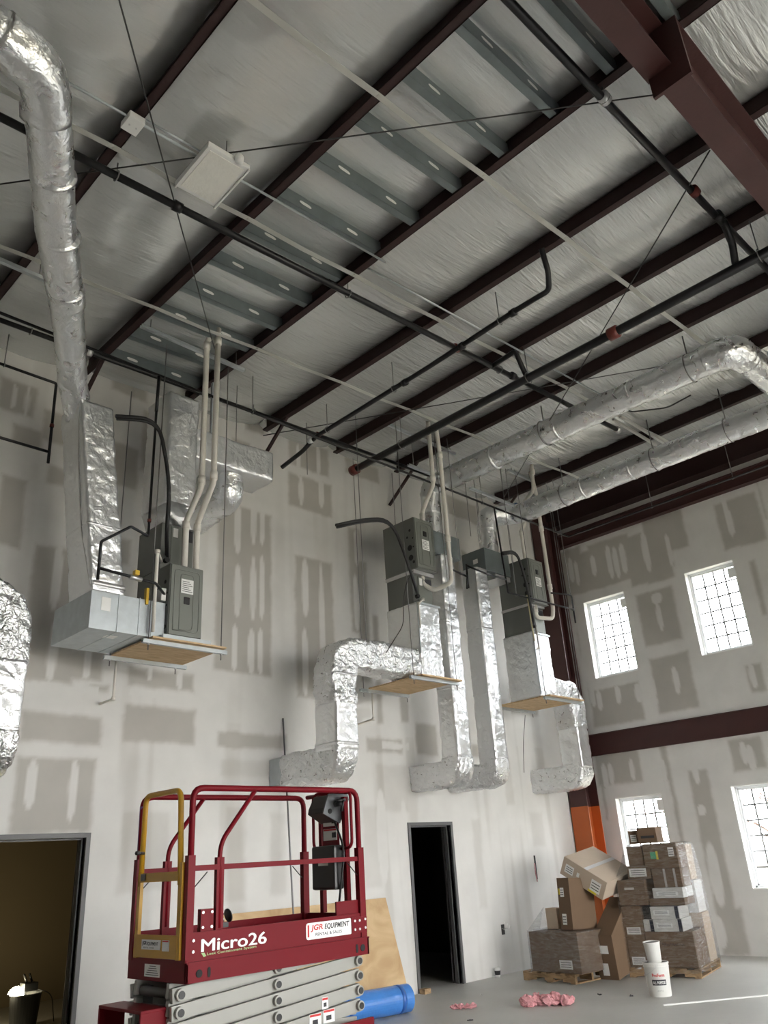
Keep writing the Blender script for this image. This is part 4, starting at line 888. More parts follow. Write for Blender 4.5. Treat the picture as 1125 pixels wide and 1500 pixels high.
# ================================================================== scissor lift
LX0, LX1, LY0, LY1 = -10.72, -9.09, -3.60, -2.84
L = thing('scissor_lift', 'red scissor lift with a yellow gate parked in front of the wall', 'lift', ((LX0+LX1)/2, (LY0+LY1)/2, 0))
ch = MB().box(LX0+.02, LX1+.02, LY0+.02, LY1-.02, .12, .58).build('chassis', 'red', L, bevel=.02)
MB().box(LX0+.02, LX1+.02, LY0, LY0+.03, .50, .615).build('chassis_rail', 'red', ch, bevel=.005)
for xx in (LX0+.22, LX1-.2):
    for yy in (LY0-.02, LY1+.02):
        w = MB().lathe((xx, yy, .16), [(0, -.05), (.13, -.05), (.16, -.03), (.16, .03), (.13, .05), (0, .05)], 24, Matrix.Rotation(pi/2, 4, 'X')).build('wheel', 'blackplastic', L, smooth=False)
        MB().lathe((xx, yy, .16), [(0, -.055), (.07, -.055), (.07, .055), (0, .055)], 16, Matrix.Rotation(pi/2, 4, 'X')).build('hub', 'white', w)
# entry step
s_ = MB().box(-10.93, -10.74, -3.43, -2.86, .885, .905).box(-10.93, -10.74, -3.43, -3.41, .2, .89).box(-10.93, -10.74, -2.88, -2.86, .2, .89)
s_.build('entry_step', 'red', L, bevel=.006)
for z in (.3, .55): box('step_rung', 'red', L, -10.93, -10.76, -3.41, -2.88, z, z+.03)
# scissor stack
def arm(y, rise, k, nm='scissor_arm'):
    zl, zr = (.97-.1*k, 1.09-.1*k) if rise > 0 else (1.09-.1*k, .97-.1*k)
    p = Vector((-10.70, 0, zl)); q = Vector((-9.13, 0, zr)); d = (q-p).normalized(); n = Vector((-d.z, 0, d.x)); h = .044
    vs = []
    for yy in (y, y+.035): vs += [p-d*.05-n*h+Vector((0, yy, 0)), q+d*.02-n*h+Vector((0, yy, 0)), q+d*.02+n*h+Vector((0, yy, 0)), p-d*.05+n*h+Vector((0, yy, 0))]
    o = MB().add(vs, [(0, 1, 2, 3), (4, 7, 6, 5), (0, 4, 5, 1), (1, 5, 6, 2), (2, 6, 7, 3), (3, 7, 4, 0)]).build(nm, 'liftgrey', L, bevel=.006)
    return o, p, q
for k in range(0, 5):
    for y, rise in ((LY0+.10, 1), (LY0+.15, -1), (LY1-.14, 1), (LY1-.19, -1)):
        if rise < 0 and k == 0: continue
        o, p, q = arm(y, rise, k)
        if y < LY0+.12:
            for c, r in ((p, .036), (q, .034), ((p+q)/2, .034)):
                pn = MB().lathe((c.x, y, c.z), [(0, 0), (r, 0), (r, .028), (r*.8, .03), (0, .03)], 18, Matrix.Rotation(pi/2, 4, 'X')).build('pivot_collar', 'liftgrey', o, smooth=False)
                MB().lathe((c.x, y-.029, c.z), [(0, 0), (r*.66, 0), (r*.66, .006), (0, .006)], 16, Matrix.Rotation(pi/2, 4, 'X')).build('pivot_pin', 'blackplastic', o)
for k in range(3): MB().tube([(-10.70, LY0+.14, .97-.1*k), (-10.70, LY1-.14, .97-.1*k)], .03, 12).build('cross_tube', 'liftgrey_dk', L, smooth=True)
box('stack_core', 'liftgrey_dk', L, -10.70, -10.66, LY0+.2, LY0+.26, .55, 1.0)
box('stack_core', 'liftgrey_dk', L, -10.70, -10.66, LY1-.26, LY1-.2, .55, 1.0)
for x0, z0, w, h in ((-9.50, .715, .06, .075), (-9.62, .615, .11, .085), (-9.49, .625, .11, .085)):
    d = box('warning_decal', 'label', L, x0, x0+w, LY0+.096, LY0+.099, z0, z0+h)
    box('decal_header', 'logo_red', d, x0+.004, x0+w-.004, LY0+.0945, LY0+.0958, z0+h-.018, z0+h-.004)
    box('decal_print', 'label_dk', d, x0+w*.25, x0+w*.7, LY0+.0945, LY0+.0958, z0+h*.2, z0+h*.55)
# platform tub
T = MB()
T.box(LX0, LX1, LY0, LY0+.02, 1.035, 1.15).box(LX0, LX1, LY1-.02, LY1, 1.035, 1.15).box(LX0, LX0+.02, LY0, LY1, 1.035, 1.17).box(LX1-.02, LX1, LY0, LY1, 1.035, 1.15)
T.build('deck_skirt', 'red', L, bevel=.003)
box('deck_floor', 'liftgrey_dk', L, LX0+.02, LX1-.02, LY0+.02, LY1-.02, 1.13, 1.15)
tb = MB().box(LX0+.02, LX1-.01, LY0+.014, LY0+.026, 1.15, 1.325).build('toe_board', 'red', L); 
MB().box(LX0+.02, LX1-.01, LY1-.026, LY1-.014, 1.15, 1.325).build('toe_board', 'red', L)
MB().box(LX1-.03, LX1-.018, LY0+.02, LY1-.02, 1.15, 1.325).build('toe_board', 'red', L)
box('skirt_lip', 'red', L, LX0, LX1, LY0-.006, LY0+.016, 1.146, 1.156)
box('bolt_plate', 'red', L, LX1-.17, LX1-.01, LY0+.004, LY0+.013, 1.19, 1.30)
box('corner_plate', 'red', L, -9.39, -9.12, LY0+.03, LY0+.045, 1.325, 1.42)
bp = MB().box(-10.60, -10.50, LY0+.03, LY0+.07, 1.325, 1.46).build('rail_bracket', 'red', L)
for xx, zz in [(LX1-.14, 1.215), (LX1-.14, 1.275), (LX1-.09, 1.215), (LX1-.09, 1.275), (LX1-.03, 1.22), (LX1-.03, 1.28), (LX0+.05, 1.215), (LX0+.05, 1.28), (-10.585, 1.44), (-10.515, 1.44), (-10.585, 1.35), (-10.515, 1.35)]:
    yy = LY0+.003 if zz < 1.3 else LY0+.03
    MB().lathe((xx, yy, zz), [(0, 0), (.009, 0), (.009, .006), (0, .006)], 8, Matrix.Rotation(pi/2, 4, 'X')).build('bolt_head', 'steel', L)
for xx in (LX0+.10, LX1-.07):
    MB().lathe((xx, LY0-.001, 1.085), [(0, 0), (.024, 0), (.024, .003), (0, .003)], 20, Matrix.Rotation(pi/2, 4, 'X')).build('skirt_hole', 'hole', L)
for xx in (LX0+.175, LX1-.13):
    MB().rings([[Vector((xx+.012*cos(a), LY0-.001-dy, 1.085+.018*sin(a)+(.012 if sin(a) > 0 else -.012))) for a in [2*pi*k/16 for k in range(16)]] for dy in (0, .003)]).build('skirt_slot', 'hole', L)
# guard rails
def rail(pts, r=.0225, name='guard_rail', m='red', fil=.09): return MB().tube(pts, r, 12, fil).build(name, m, L, smooth=True)
yf, yb = LY0+.03, LY1-.03; ZT = 2.24
rail([(-10.695, yf, 1.15), (-10.695, yf, ZT), (-9.13, yf, ZT), (-9.13, yf, 1.15)])
rail([(-10.695, yb, 1.15), (-10.695, yb, ZT), (-9.13, yb, ZT), (-9.13, yb, 1.15)])
for yy in (yf, yb):
    box('mid_rail', 'red', L, -10.68, -9.12, yy-.014, yy+.014, 1.70, 1.735, .003)
    rail([(-10.46, yy, 1.335), (-10.46, yy, 1.87), (-10.16, yy, ZT-.01)], .017, 'brace_post', fil=.08)
    MB().box(-9.16, -9.10, yy-.024, yy+.024, 1.15, 1.80).build('post_socket', 'red', L)
    MB().box(-10.725, -10.67, yy-.024, yy+.024, 1.15, 1.80).build('post_socket', 'red', L)
    MB().box(-10.49, -10.43, yy-.013, yy+.02, 1.326 if yy < -3.2 else 1.15, 1.78).build('post_socket', 'red', L)
    tube('stay_wire', 'blackplastic', L, [(-10.68, yy, 1.58), (-10.56, yy, 1.69)], .004, 6)
    tube('stay_wire', 'blackplastic', L, [(-9.14, yy, 1.58), (-9.26, yy, 1.69)], .004, 6)
rail([(-9.12, yf, 1.72), (-9.12, yb, 1.72)], .014, 'end_rail'); rail([(-9.13, yf+.05, ZT), (-9.13, yb-.05, ZT)], .018, 'end_rail')
lab(MB().tube([(-10.696, yb-.0, 1.84), (-10.696, yb, 2.17)], .0215, 12).build('rail_sleeve', mat('purple_film', (.16, .06, .22), .35), L, smooth=True), 'purple tinted sleeve')
# gate
g = MB().tube([(-10.725, yb-.09, 1.62), (-10.725, yb-.10, 2.235), (-10.725, yf+.11, 2.235), (-10.725, yf+.07, 1.62)], .020, 12, .07).build('gate_frame', 'yellow', L, smooth=True); lab(g, 'yellow swing gate')
box('gate_post', 'yellow', g, -10.74, -10.715, yf+.03, yf+.075, 1.17, 1.76); box('gate_post', 'yellow', g, -10.74, -10.715, yb-.115, yb-.075, 1.17, 1.70)
MB().box(-10.742, -10.722, yf+.075, yb-.08, 1.645, 1.705).build('gate_crossbar', 'yellow', g)
gp = MB().box(-10.742, -10.735, yf+.06, yb-.075, 1.175, 1.315).build('kick_panel', 'yellow', g)
box('gate_latch', 'blackplastic', g, -10.75, -10.742, yb-.19, yb-.13, 1.655, 1.70, .003)
MB().tube([(-10.73, yb-.12, 1.84), (-10.80, yb-.17, 1.84)], .010, 8).build('gate_handle', 'blackplastic', g, smooth=True)
MB().lathe((-10.81, yb-.175, 1.825), [(0, 0), (.016, .004), (.02, .016), (.016, .028), (0, .032)], 12).build('handle_knob', 'blackplastic', g, smooth=True)
# platform controls
c = MB()
def prism(poly, y0, y1): 
    n = len(poly); return MB().rings([[Vector((x, y0, z)) for x, z in poly], [Vector((x, y1, z)) for x, z in poly]])
cb = prism([(-9.33, 2.12), (-9.34, 2.08), (-9.19, 2.0), (-9.10, 2.17), (-9.12, 2.23), (-9.27, 2.22)], -3.40, -3.18).build('control_box', 'blackplastic', L, bevel=.006); lab(cb, 'dark control box with joystick')
prism([(-9.312, 2.226), (-9.101, 2.228), (-9.088, 2.182), (-9.195, 1.995), (-9.379, 2.073)], -3.425, -3.41).build('control_plate', 'ctrl', cb)
MB().tube([(-9.24, -3.42, 2.14), (-9.245, -3.50, 2.145)], .020, 12).build('joystick_base', 'blackplastic', cb, smooth=True)
MB().tube([(-9.28, -3.49, 2.165), (-9.19, -3.49, 2.175)], .012, 10).build('joystick_bar', 'blackplastic', cb, smooth=True)
MB().tube([(-9.22, -3.495, 2.17), (-9.235, -3.495, 2.085)], .013, 10).build('joystick', 'blackplastic', cb, smooth=True)
MB().lathe((-9.305, -3.426, 2.09), [(0, 0), (.02, 0), (.02, .006), (0, .006)], 14, Matrix.Rotation(pi/2, 4, 'X')).build('push_button', 'hole', cb)
MB().tube([(-9.22, -3.35, 2.245), (-9.22, -3.11, 2.245), (-9.22, -3.11, 1.80), (-9.22, -3.59, 1.80), (-9.22, -3.59, 2.245), (-9.22, -3.35, 2.245)], .013, 10, .07).build('control_loop', 'red', L, smooth=True)
for yy in (-3.16, -3.46): MB().box(-9.19, -9.15, yy-.02, yy+.02, 1.33, 2.2).build('control_post', 'red', L)
mp_ = box('backing_plate', 'red', L, -9.20, -9.185, -3.40, -3.2, 1.7, 2.1)
for z0 in (1.98, 1.87): 
    d = box('warning_decal', 'label', L, -9.206, -9.202, -3.39, -3.22, z0, z0+.09)
    box('decal_header', 'logo_red', d, -9.2075, -9.2062, -3.385, -3.225, z0+.075, z0+.088)
    box('decal_print', 'label_dk', d, -9.2075, -9.2062, -3.38, -3.33, z0+.02, z0+.06)
db = box('document_case', 'blackplastic', L, -9.30, -9.20, -3.46, -3.17, 1.50, 1.83, .02); lab(db, 'black document case')
box('case_label', 'label', db, -9.303, -9.301, -3.38, -3.26, 1.68, 1.71)
tube('coiled_cable', 'blackplastic', L, [(-9.2, -3.34, 2.05), (-9.24, -3.52, 1.8), (-9.26, -3.5, 1.6), (-9.24, -3.42, 1.35), (-9.2, -3.38, 1.16)], .009, 8, .1)
fp = MB().lathe((-10.31, -3.46, 1.40), [(0, 0), (.045, .0), (.045, .008), (0, .01)], 20, Matrix.Rotation(R(75), 4, 'Y')).build('foot_pedal', 'blackplastic', L, smooth=True)
MB().box(-10.42, -10.33, -3.50, -3.44, 1.33, 1.36).tube([(-10.40, -3.47, 1.36), (-10.36, -3.47, 1.42)], .014, 8).build('pedal_clamp', 'blackplastic', L)
MB().tube([(-10.40, -3.50, 1.38), (-10.37, -3.50, 1.38)], .01, 8).build('clamp_screw', 'steel', L)
# lettering
zd = Vector((0, 0, 1))
ml = text('model_lettering', 'Micro26', 'txtwhite', L, (-10.60, LY0+.0115, 1.205), (1, 0, 0), zd, .53, .075)
me2 = ml.data.copy(); bmx = bmesh.new(); bmx.from_mesh(ml.data)
for dx, dz in ((.003, 0), (-.003, 0), (0, .002)):
    bt = bmesh.new(); bt.from_mesh(me2); bmesh.ops.translate(bt, vec=(dx, -.0002*(1+abs(dx)*300+dz*900), dz), verts=bt.verts); tmp = bpy.data.meshes.new('t'); bt.to_mesh(tmp); bt.free(); bmx.from_mesh(tmp)
bmesh.ops.triangulate(bmx, faces=bmx.faces); bmx.to_mesh(ml.data); bmx.free()
text('slogan_lettering', 'Leak Containment System', 'leaf', L, (-10.555, LY0+.0125, 1.178), (1, 0, .012), zd, .40, .020, bold=.01)
lf = MB().add([(-10.60, LY0+.0125, 1.20), (-10.58, LY0+.0125, 1.175), (-10.56, LY0+.0125, 1.18), (-10.575, LY0+.0125, 1.20)], [(0, 1, 2, 3)]).build('leaf_mark', 'leaf', L)
sg = MB().rings([[Vector((x, LY0+.0128-dy, z)) for x, z in [(-9.48+.21*a+(.018*cos(R(t))), 1.243+.037*b+.018*sin(R(t))) for a, b, t0 in ((1, 1, 0), (-1, 1, 90), (-1, -1, 180), (1, -1, 270)) for t in (t0, t0+45, t0+90)]] for dy in (0, .002)]).build('dealer_sign', 'txtwhite', L)
box('sign_bar', 'logo_red', sg, -9.695, -9.68, LY0+.0095, LY0+.0104, 1.205, 1.285)
text('sign_lettering', 'JGR', 'logo_red', sg, (-9.665, LY0+.0100, 1.236), (1, 0, 0), zd, .12, .048, bold=.03, shear=.15)
text('sign_lettering', 'EQUIPMENT', 'label_dk', sg, (-9.53, LY0+.0100, 1.24), (1, 0, 0), zd, .25, .042, bold=.028, shear=.15)
text('sign_lettering', 'RENTAL & SALES', 'ink_blue', sg, (-9.62, LY0+.0100, 1.208), (1, 0, 0), zd, .26, .02, bold=.015)
s2 = box('dealer_sign', 'label', g, -10.746, -10.7425, -3.31, -3.06, 1.225, 1.285)
xd = Vector((0, -1, 0))
text('sign_lettering', 'JGR', 'label_dk', L, (-10.7475, -3.07, 1.248), xd, zd, .06, .028, bold=.04, shear=.15)
text('sign_lettering', 'EQUIPMENT', 'label_dk', L, (-10.7475, -3.135, 1.248), xd, zd, .15, .024, bold=.02)
text('sign_lettering', 'RENTAL & SALES', 'label_dk', L, (-10.7475, -3.09, 1.232), xd, zd, .14, .010)
d = box('warning_decal', 'label', g, -10.746, -10.7425, -3.42, -3.335, 1.22, 1.285); box('decal_header', 'logo_red', L, -10.7475, -10.7462, -3.415, -3.34, 1.275, 1.283)
d = box('serial_plate', 'label', L, LX0-.004, LX0-.001, -3.28, -3.08, 1.06, 1.135)
for k in range(5): box('plate_print', 'label_dk', d, LX0-.0055, LX0-.0042, -3.27+.01*k, -3.10-.012*k, 1.07+.013*k, 1.074+.013*k)

# ================================================================== cartons, pallets, floor items
def frame(ox, oy, oz, rz=0, rx=0, ry=0): return Matrix.Translation((ox, oy, oz)) @ Matrix.Rotation(R(rz), 4, 'Z') @ Matrix.Rotation(R(ry), 4, 'Y') @ Matrix.Rotation(R(rx), 4, 'X')
def carton(label, X, w, d, h, m='card', labels=(), tape=None, group=None, flap=True, name='cardboard_box'):
    """box from local origin: x 0..w, y 0..d, z 0..h;  labels: (face, u0, v0, uw, vh)"""
    t = thing(name, label, 'box', X.translation, group)
    box('carton_body', m, t, 0, w, 0, d, 0, h, .004, X=X)
    for face, u, v, uw, vh, *mm in labels:
        mm = mm[0] if mm else 'label'; e = .003
        c = {'-x': (-e, -.0008, d-u-uw, d-u, v, v+vh), '-y': (u, u+uw, -e, -.0008, v, v+vh), 'z': (u, u+uw, v, v+vh, h+.0008, h+e)}[face]
        o = box('shipping_label' if mm in ('label', 'ysticker', 'green') else 'carton_print', mm, t, *c, X=X)
        if mm == 'label' and uw > .06:
            for k in range(3):
                a = {'-x': (-e-.0012, -e-.0002, d-u-uw*.9, d-u-uw*.1, v+vh*(.2+.25*k), v+vh*(.27+.25*k)), '-y': (u+uw*.1, u+uw*.9, -e-.0012, -e-.0002, v+vh*(.2+.25*k), v+vh*(.27+.25*k)), 'z': (u+uw*.1, u+uw*.9, v+vh*(.2+.25*k), v+vh*(.27+.25*k), h+e+.0002, h+e+.0012)}[face]
                box('label_print', 'label_dk', o, *a, X=X)
    if tape == 'z':
        MB().box(0, w, d/2-.03, d/2+.03, h+.0008, h+.002, X=X).build('tape_strip', 'tape', t)
    if flap: MB().box(0, w, d/2-.0015, d/2+.0015, h+.0005, h+.0018, X=X).build('flap_seam', 'label_dk', t)
    return t
def pallet(label, X, w, d):
    t = thing('wooden_pallet', label, 'pallet', X.translation, 'wooden pallets')
    for k in range(6): box('top_board', 'pallet', t, 0, w, k*(d-.09)/5, k*(d-.09)/5+.09, .10, .118, .003, X=X)
    for k in range(3):
        x = k*(w-.04)/2
        MB().box(x, x+.04, 0, .22, .018, .1, X=X).box(x, x+.04, .22, .40, .055, .1, X=X).box(x, x+.04, .40, d-.40, .018, .1, X=X).box(x, x+.04, d-.4, d-.22, .055, .1, X=X).box(x, x+.04, d-.22, d, .018, .1, X=X).build('stringer', 'pallet', t)
    for k in range(3): box('bottom_board', 'pallet', t, 0, w, k*(d-.09)/2, k*(d-.09)/2+.09, 0, .018, .003, X=X)
    return t
# left pallet, near edge along the wall-to-camera direction
FP = frame(-3.36, -1.60, 0, -6)
pallet('small pallet under the wrapped box left of the pile', frame(-3.40, -1.58, 0, -6), .75, .95)
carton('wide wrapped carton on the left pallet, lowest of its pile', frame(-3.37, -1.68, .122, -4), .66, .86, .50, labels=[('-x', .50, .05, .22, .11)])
w = thing('stretch_wrap', 'clear film around the lowest carton of the left pallet', 'plastic film', (-3.3, -1.3, .12), 'stretch film')
FX = frame(-3.385, -1.70, .125, -4)
wm = MB().box(0, .69, 0, .90, 0, .515, X=FX); wm.f = wm.f[1:]
wm.add([FX @ Vector(q) for q in ((.02, .9, .515), (.3, .9, .515), (.32, .8, .80), (.02, .52, .515))], [(0, 1, 2), (0, 2, 3)]); wm.build('film_sheet', 'wrap', w)
carton('small pale carton standing behind the upright box on the left pallet', frame(-3.08, -1.19, .64, -3), .16, .2, .27, 'card_lt')
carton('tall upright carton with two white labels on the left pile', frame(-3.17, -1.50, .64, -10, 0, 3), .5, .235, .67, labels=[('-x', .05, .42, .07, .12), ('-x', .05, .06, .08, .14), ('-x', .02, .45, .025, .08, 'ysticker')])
carton('tilted carton with a pale lit top lying across the left pile', frame(-2.84, -1.835, .99, 0, 31, -8), .84, .73, .27, 'card_lit', labels=[('-x', .50, .04, .16, .16), ('-x', .48, .01, .14, .03, 'ysticker'), ('-x', .06, .07, .14, .12), ('-x', .26, .10, .04, .06)], tape='z')
t = thing('cardboard_box', 'tall carton standing on the floor between the two pallets, leaning back', 'box', (-2.7, -1.77, 0))
lc = MB().rings([[Vector((x, y, z)) for x, z in ((-2.86, .0), (-2.90, .55), (-2.30, 1.0), (-2.2, .12))] for y in (-1.93, -1.63)]).build('carton_body', 'card', t, bevel=.004)
for z0, w0, h0 in ((.32, .14, .10), (.05, .10, .15)):
    o = MB().add([(-2.866-.073*z0, -1.70, z0), (-2.866-.073*z0, -1.70-w0, z0), (-2.866-.073*(z0+h0), -1.70-w0, z0+h0), (-2.866-.073*(z0+h0), -1.70, z0+h0)], [(0, 1, 2, 3)]).build('shipping_label', 'label', t)

# big wrapped pallet
TH = 12; BX = frame(-2.36, -2.88, 0, TH)
pallet('large pallet under the film wrapped stack', BX, 1.15, .98)
def bb(label, x, y, z, w, d, h, m='card', labels=(), **k): return carton(label, BX @ frame(x, y, z), w, d, h, m, labels, group='cartons of the film wrapped stack', **k)
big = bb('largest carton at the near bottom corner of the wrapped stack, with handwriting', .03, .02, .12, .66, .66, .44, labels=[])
bb('bottom carton at the left end of the wrapped stack', .03, .69, .12, .5, .26, .37, labels=[('-x', .03, .03, .19, .1)])
bb('second carton up at the left end of the wrapped stack', .03, .69, .49, .5, .27, .40, labels=[('-x', .03, .04, .2, .09)])
bb('lower white printed carton in the middle of the wrapped stack', .02, .13, .562, .5, .40, .155, 'card_in', labels=[('-x', .34, .0, .05, .155, 'ink_blue'), ('-x', .04, .05, .22, .06)])
bb('upper white printed carton in the middle of the wrapped stack', .03, .15, .72, .5, .40, .155, 'card_in', labels=[('-x', .34, .0, .05, .155, 'ink_blue'), ('-x', .04, .05, .22, .06)])
bb('small white carton with a dark blue end beside the two printed ones', .06, .54, .562, .3, .145, .15, 'card_in', labels=[('-x', .09, .0, .05, .15, 'ink_blue')])
bb('black carton in the gap left of the printed cartons', .10, .56, .715, .3, .12, .16, 'blackhood', flap=False)
bb('third carton up at the left end of the wrapped stack', .00, .56, .90, .5, .40, .33, labels=[('-x', .1, .2, .14, .03, 'card_in')])
bb('flat carton over the white printed ones', .04, .05, .885, .55, .49, .09)
bb('wide flat white carton with fine print in the upper stack', .03, .05, .98, .55, .42, .13, 'card_in', labels=[('-x', .05, .03, .3, .05)])
bb('brown carton under the film, upper stack right half', .05, .04, 1.115, .5, .40, .24, labels=[('-x', .16, 0, .03, .24, 'tape'), ('-x', .30, .0, .03, .24, 'tape')])
bb('brown carton under the film, upper stack left half', .06, .46, 1.235, .5, .34, .17, labels=[('-x', .03, .03, .25, .11)])
bb('top carton with a green and a yellow sticker, right half', .06, .04, 1.36, .5, .48, .33, labels=[('-x', .10, .13, .08, .09, 'green'), ('-x', .18, .12, .03, .11, 'ysticker'), ('-x', .36, .15, .08, .12)])
bb('top carton without stickers, left half of the wrapped stack', .08, .54, 1.41, .5, .22, .26)
bb('tall carton at the window side bottom of the wrapped stack', .71, .02, .12, .40, .9, .62, 'card_lt')
bb('mid carton at the window side of the wrapped stack', .60, .02, .75, .42, .85, .42, 'card_in')
bb('upper carton at the window side of the wrapped stack', .58, .04, 1.18, .34, .7, .48, 'card_lt')
tube('handwriting', 'label_dk', big, [BX @ Vector((.0265, .46-.3*k/60, .40+.018*sin(k*.9)*(1.3 if k < 10 else .7)+.004*sin(k*.31))) for k in range(61)], .0028, 5)
t = thing('stretch_wrap', 'shiny clear film wrapped around the large carton stack', 'plastic film', (-2, -2.4, .1), 'stretch film')
wm = MB(); rings = []
for z, x0, x1, y0, y1 in ((.06, -.015, 1.17, -.01, .985), (.5, -.005, 1.16, -.005, .985), (.95, -.012, 1.05, -.01, .98), (1.25, -.005, 1.0, -.005, .97), (1.45, .03, .95, .0, .86), (1.68, .045, .94, .02, .78), (1.70, .10, .85, .1, .7)):
    ring = []
    for a, b in [(x0, y0), (x1, y0), (x1, y1), (x0, y1)]: ring.append((a, b))
    full = []
    for i in range(4):
        p, q = ring[i], ring[(i+1) % 4]
        for k in range(10): full.append((p[0]+(q[0]-p[0])*k/10, p[1]+(q[1]-p[1])*k/10))
    rings.append([BX @ Vector((a+.012*noise.noise(Vector((a*5, b*5, z*7))), b+.012*noise.noise(Vector((a*5, b*5, z*7+9))), z)) for a, b in full])
wm.rings(rings, cap=False); wm.build('film_sheet', 'wrap', t)
carton('small carton with a white label lying left on top of the wrapped stack', frame(-2.02, -2.12, 1.70, 12), .22, .16, .19, labels=[('-x', .03, .03, .09, .1)])
carton('small printed carton lying right on top of the wrapped stack', frame(-2.04, -2.42, 1.70, 12, 0, -2), .34, .285, .215, labels=[('-x', .05, .07, .2, .035, 'label_dk')])
# buckets
t = thing('mud_bucket', 'large white joint-compound bucket standing on the floor', 'bucket', (-3.77, -3.02, 0), 'white buckets')
bc = Vector((-3.74, -3.01, 0))
MB().lathe(bc, [(.0, .0), (.128, .0), (.131, .01), (.148, .31), (.152, .312), (.152, .322), (.148, .324), (.150, .345), (.157, .347), (.157, .36), (.150, .365), (.146, .362), (.14, .30), (0, .29)], 36).build('bucket_body', 'bucket', t, smooth=False)
MB().lathe(bc, [(.0, .345), (.145, .345), (.145, .352), (0, .352)], 36).build('lid', 'liftgrey_dk', t)
vdir = Vector((-.835, -.55, 0)).normalized(); sd = Vector((0, 0, 1)).cross(vdir)*1
def curved(s, z, w, h, m, bold=0.):
    o = text('bucket_lettering', s, m, t, (0, 0, 0), (1, 0, 0), (0, 0, 1), w, h, bold=bold)
    off = wl(t)
    for v in o.data.vertices:
        q = v.co+off; a = (q.x-w/2); zz = z+q.z; r = .1312+.0172*zz/.31+.0022; th = math.atan2(vdir.y, vdir.x)+a/r
        v.co = Vector((bc.x+r*cos(th), bc.y+r*sin(th), zz))-off
    return o
def patch(z0, z1, w, m):
    mb = MB(); n = 14
    for k in range(n+1):
        th = math.atan2(vdir.y, vdir.x)+(-w/2+w*k/n)/.14
        for zz in (z0, z1): r = .1312+.0172*zz/.31+.0012; mb.v.append((bc.x+r*cos(th), bc.y+r*sin(th), zz))
    mb.f = [(2*k, 2*k+2, 2*k+3, 2*k+1) for k in range(n)]; return mb.build('printed_panel', m, t)
curved('ProForm', .215, .15, .035, 'logo_red', .03)
patch(.125, .185, .17, 'label_dk'); curved('ALL PURPOSE', .138, .15, .032, 'txtwhite', .02); curved('JOINT COMPOUND', .06, .07, .012, 'label_dk')
MB().tube([bc+Vector((.155*cos(a), .155*sin(a), .33-.11*abs(sin((a-.6)))*1.0)) for a in [.6-pi*.5*0+pi*k/16 for k in range(17)]], .003, 6).build('wire_handle', 'steel', t, smooth=True)
t = thing('small_bucket', 'smaller white bucket stacked on top of the large one', 'bucket', bc+Vector((0, .02, .367)), 'white buckets')
Xb = Matrix.Rotation(R(-3), 4, 'Y')
MB().lathe(bc+Vector((.02, .015, .355)), [(0, 0), (.082, 0), (.098, .21), (.103, .212), (.103, .225), (.097, .225), (.092, .205), (0, .20)], 28, Xb).build('bucket_body', 'bucket', t, smooth=False)
MB().lathe(bc+Vector((.02, .015, .355)), [(0, .207), (.088, .207), (.088, .212), (0, .212)], 28, Xb).build('inner_rim', 'blackplastic', t)
# pink insulation lumps
def fluff(label, c, sx, sy, sz, rz, n, seed):
    mb = MB(); bm = bmesh.new(); rnd = random.Random(seed); Q = frame(*c, rz)
    for k in range(n):
        m_ = Q @ Matrix.Translation((sx*(k/(max(1, n-1))-.5), rnd.uniform(-1, 1)*sy*.3, sz*.5)) @ Matrix.Diagonal((sx/n*1.1, sy*.6, sz*rnd.uniform(.5, .75), 1))
        bmesh.ops.create_icosphere(bm, subdivisions=4, radius=1, matrix=m_)
    for v in bm.verts:
        q = v.co.copy(); d = Vector((noise.noise(q*22), noise.noise(q*22+Vector((7, 0, 0))), noise.noise(q*22+Vector((0, 9, 0)))))*.035+Vector((noise.noise(q*60), noise.noise(q*60+Vector((3, 1, 0))), noise.noise(q*60+Vector((0, 5, 0)))))*.012
        v.co += d; v.co.z = max(v.co.z, .002)
    me = bpy.data.meshes.new('insulation_scrap'); bm.to_mesh(me); bm.free(); me.materials.append(M['pink'])
    o = bpy.data.objects.new('insulation_scrap', me); COL.objects.link(o); tag(o, label, 'insulation', 'pink insulation scraps')
fluff('long fluffy clump of pink insulation on the floor before the left pallet', (-4.86, -2.13, 0), .44, .13, .10, -52, 5, 1)
fluff('small flat piece of pink insulation on the floor near the doorway', (-5.45, -1.33, 0), .15, .08, .04, -30, 2, 2)
fluff('tiny pink insulation crumb between doorway and pallet', (-4.27, -1.57, 0), .05, .03, .02, 0, 1, 3)
# plywood sheet and blue roll
t = thing('plywood_sheet', 'full plywood sheet leaning on the wall behind the lift', 'plywood', (-6.2, -.2, 0))
mb = MB(); a, b, zt = -8.05, -5.42, 1.22
mb.add([(a, -.42, 0), (b, -.42, 0), (b, -.05, zt), (a, -.05, zt), (a, -.404, 0), (b, -.404, 0), (b, -.034, zt), (a, -.034, zt)], [(0, 1, 2, 3), (4, 7, 6, 5), (0, 4, 5, 1), (1, 5, 6, 2), (2, 6, 7, 3), (3, 7, 4, 0)]).build('sheet_body', 'ply', t)
t = thing('film_roll', 'bright blue roll of plastic film lying beside the lift', 'roll', (-6.3, -.9, 0))
ra, rb = Vector((-6.95, -.72, .155)), Vector((-5.95, -.88, .155)); rb2 = rb
MB().tube([ra, rb2], .15, 36).build('roll_body', 'blue', t, smooth=False)
for k in (.12, .86):
    p = ra+(rb2-ra)*k; T_ = (rb2-ra).normalized(); MB().tube([p-T_*.03, p+T_*.03], .153, 36).build('film_band', mat('blue_band', (.03, .12, .42), .3), t, smooth=True)
MB().tube([rb2, rb2+(rb2-ra).normalized()*.004], .045, 20).build('roll_core', 'card', t)
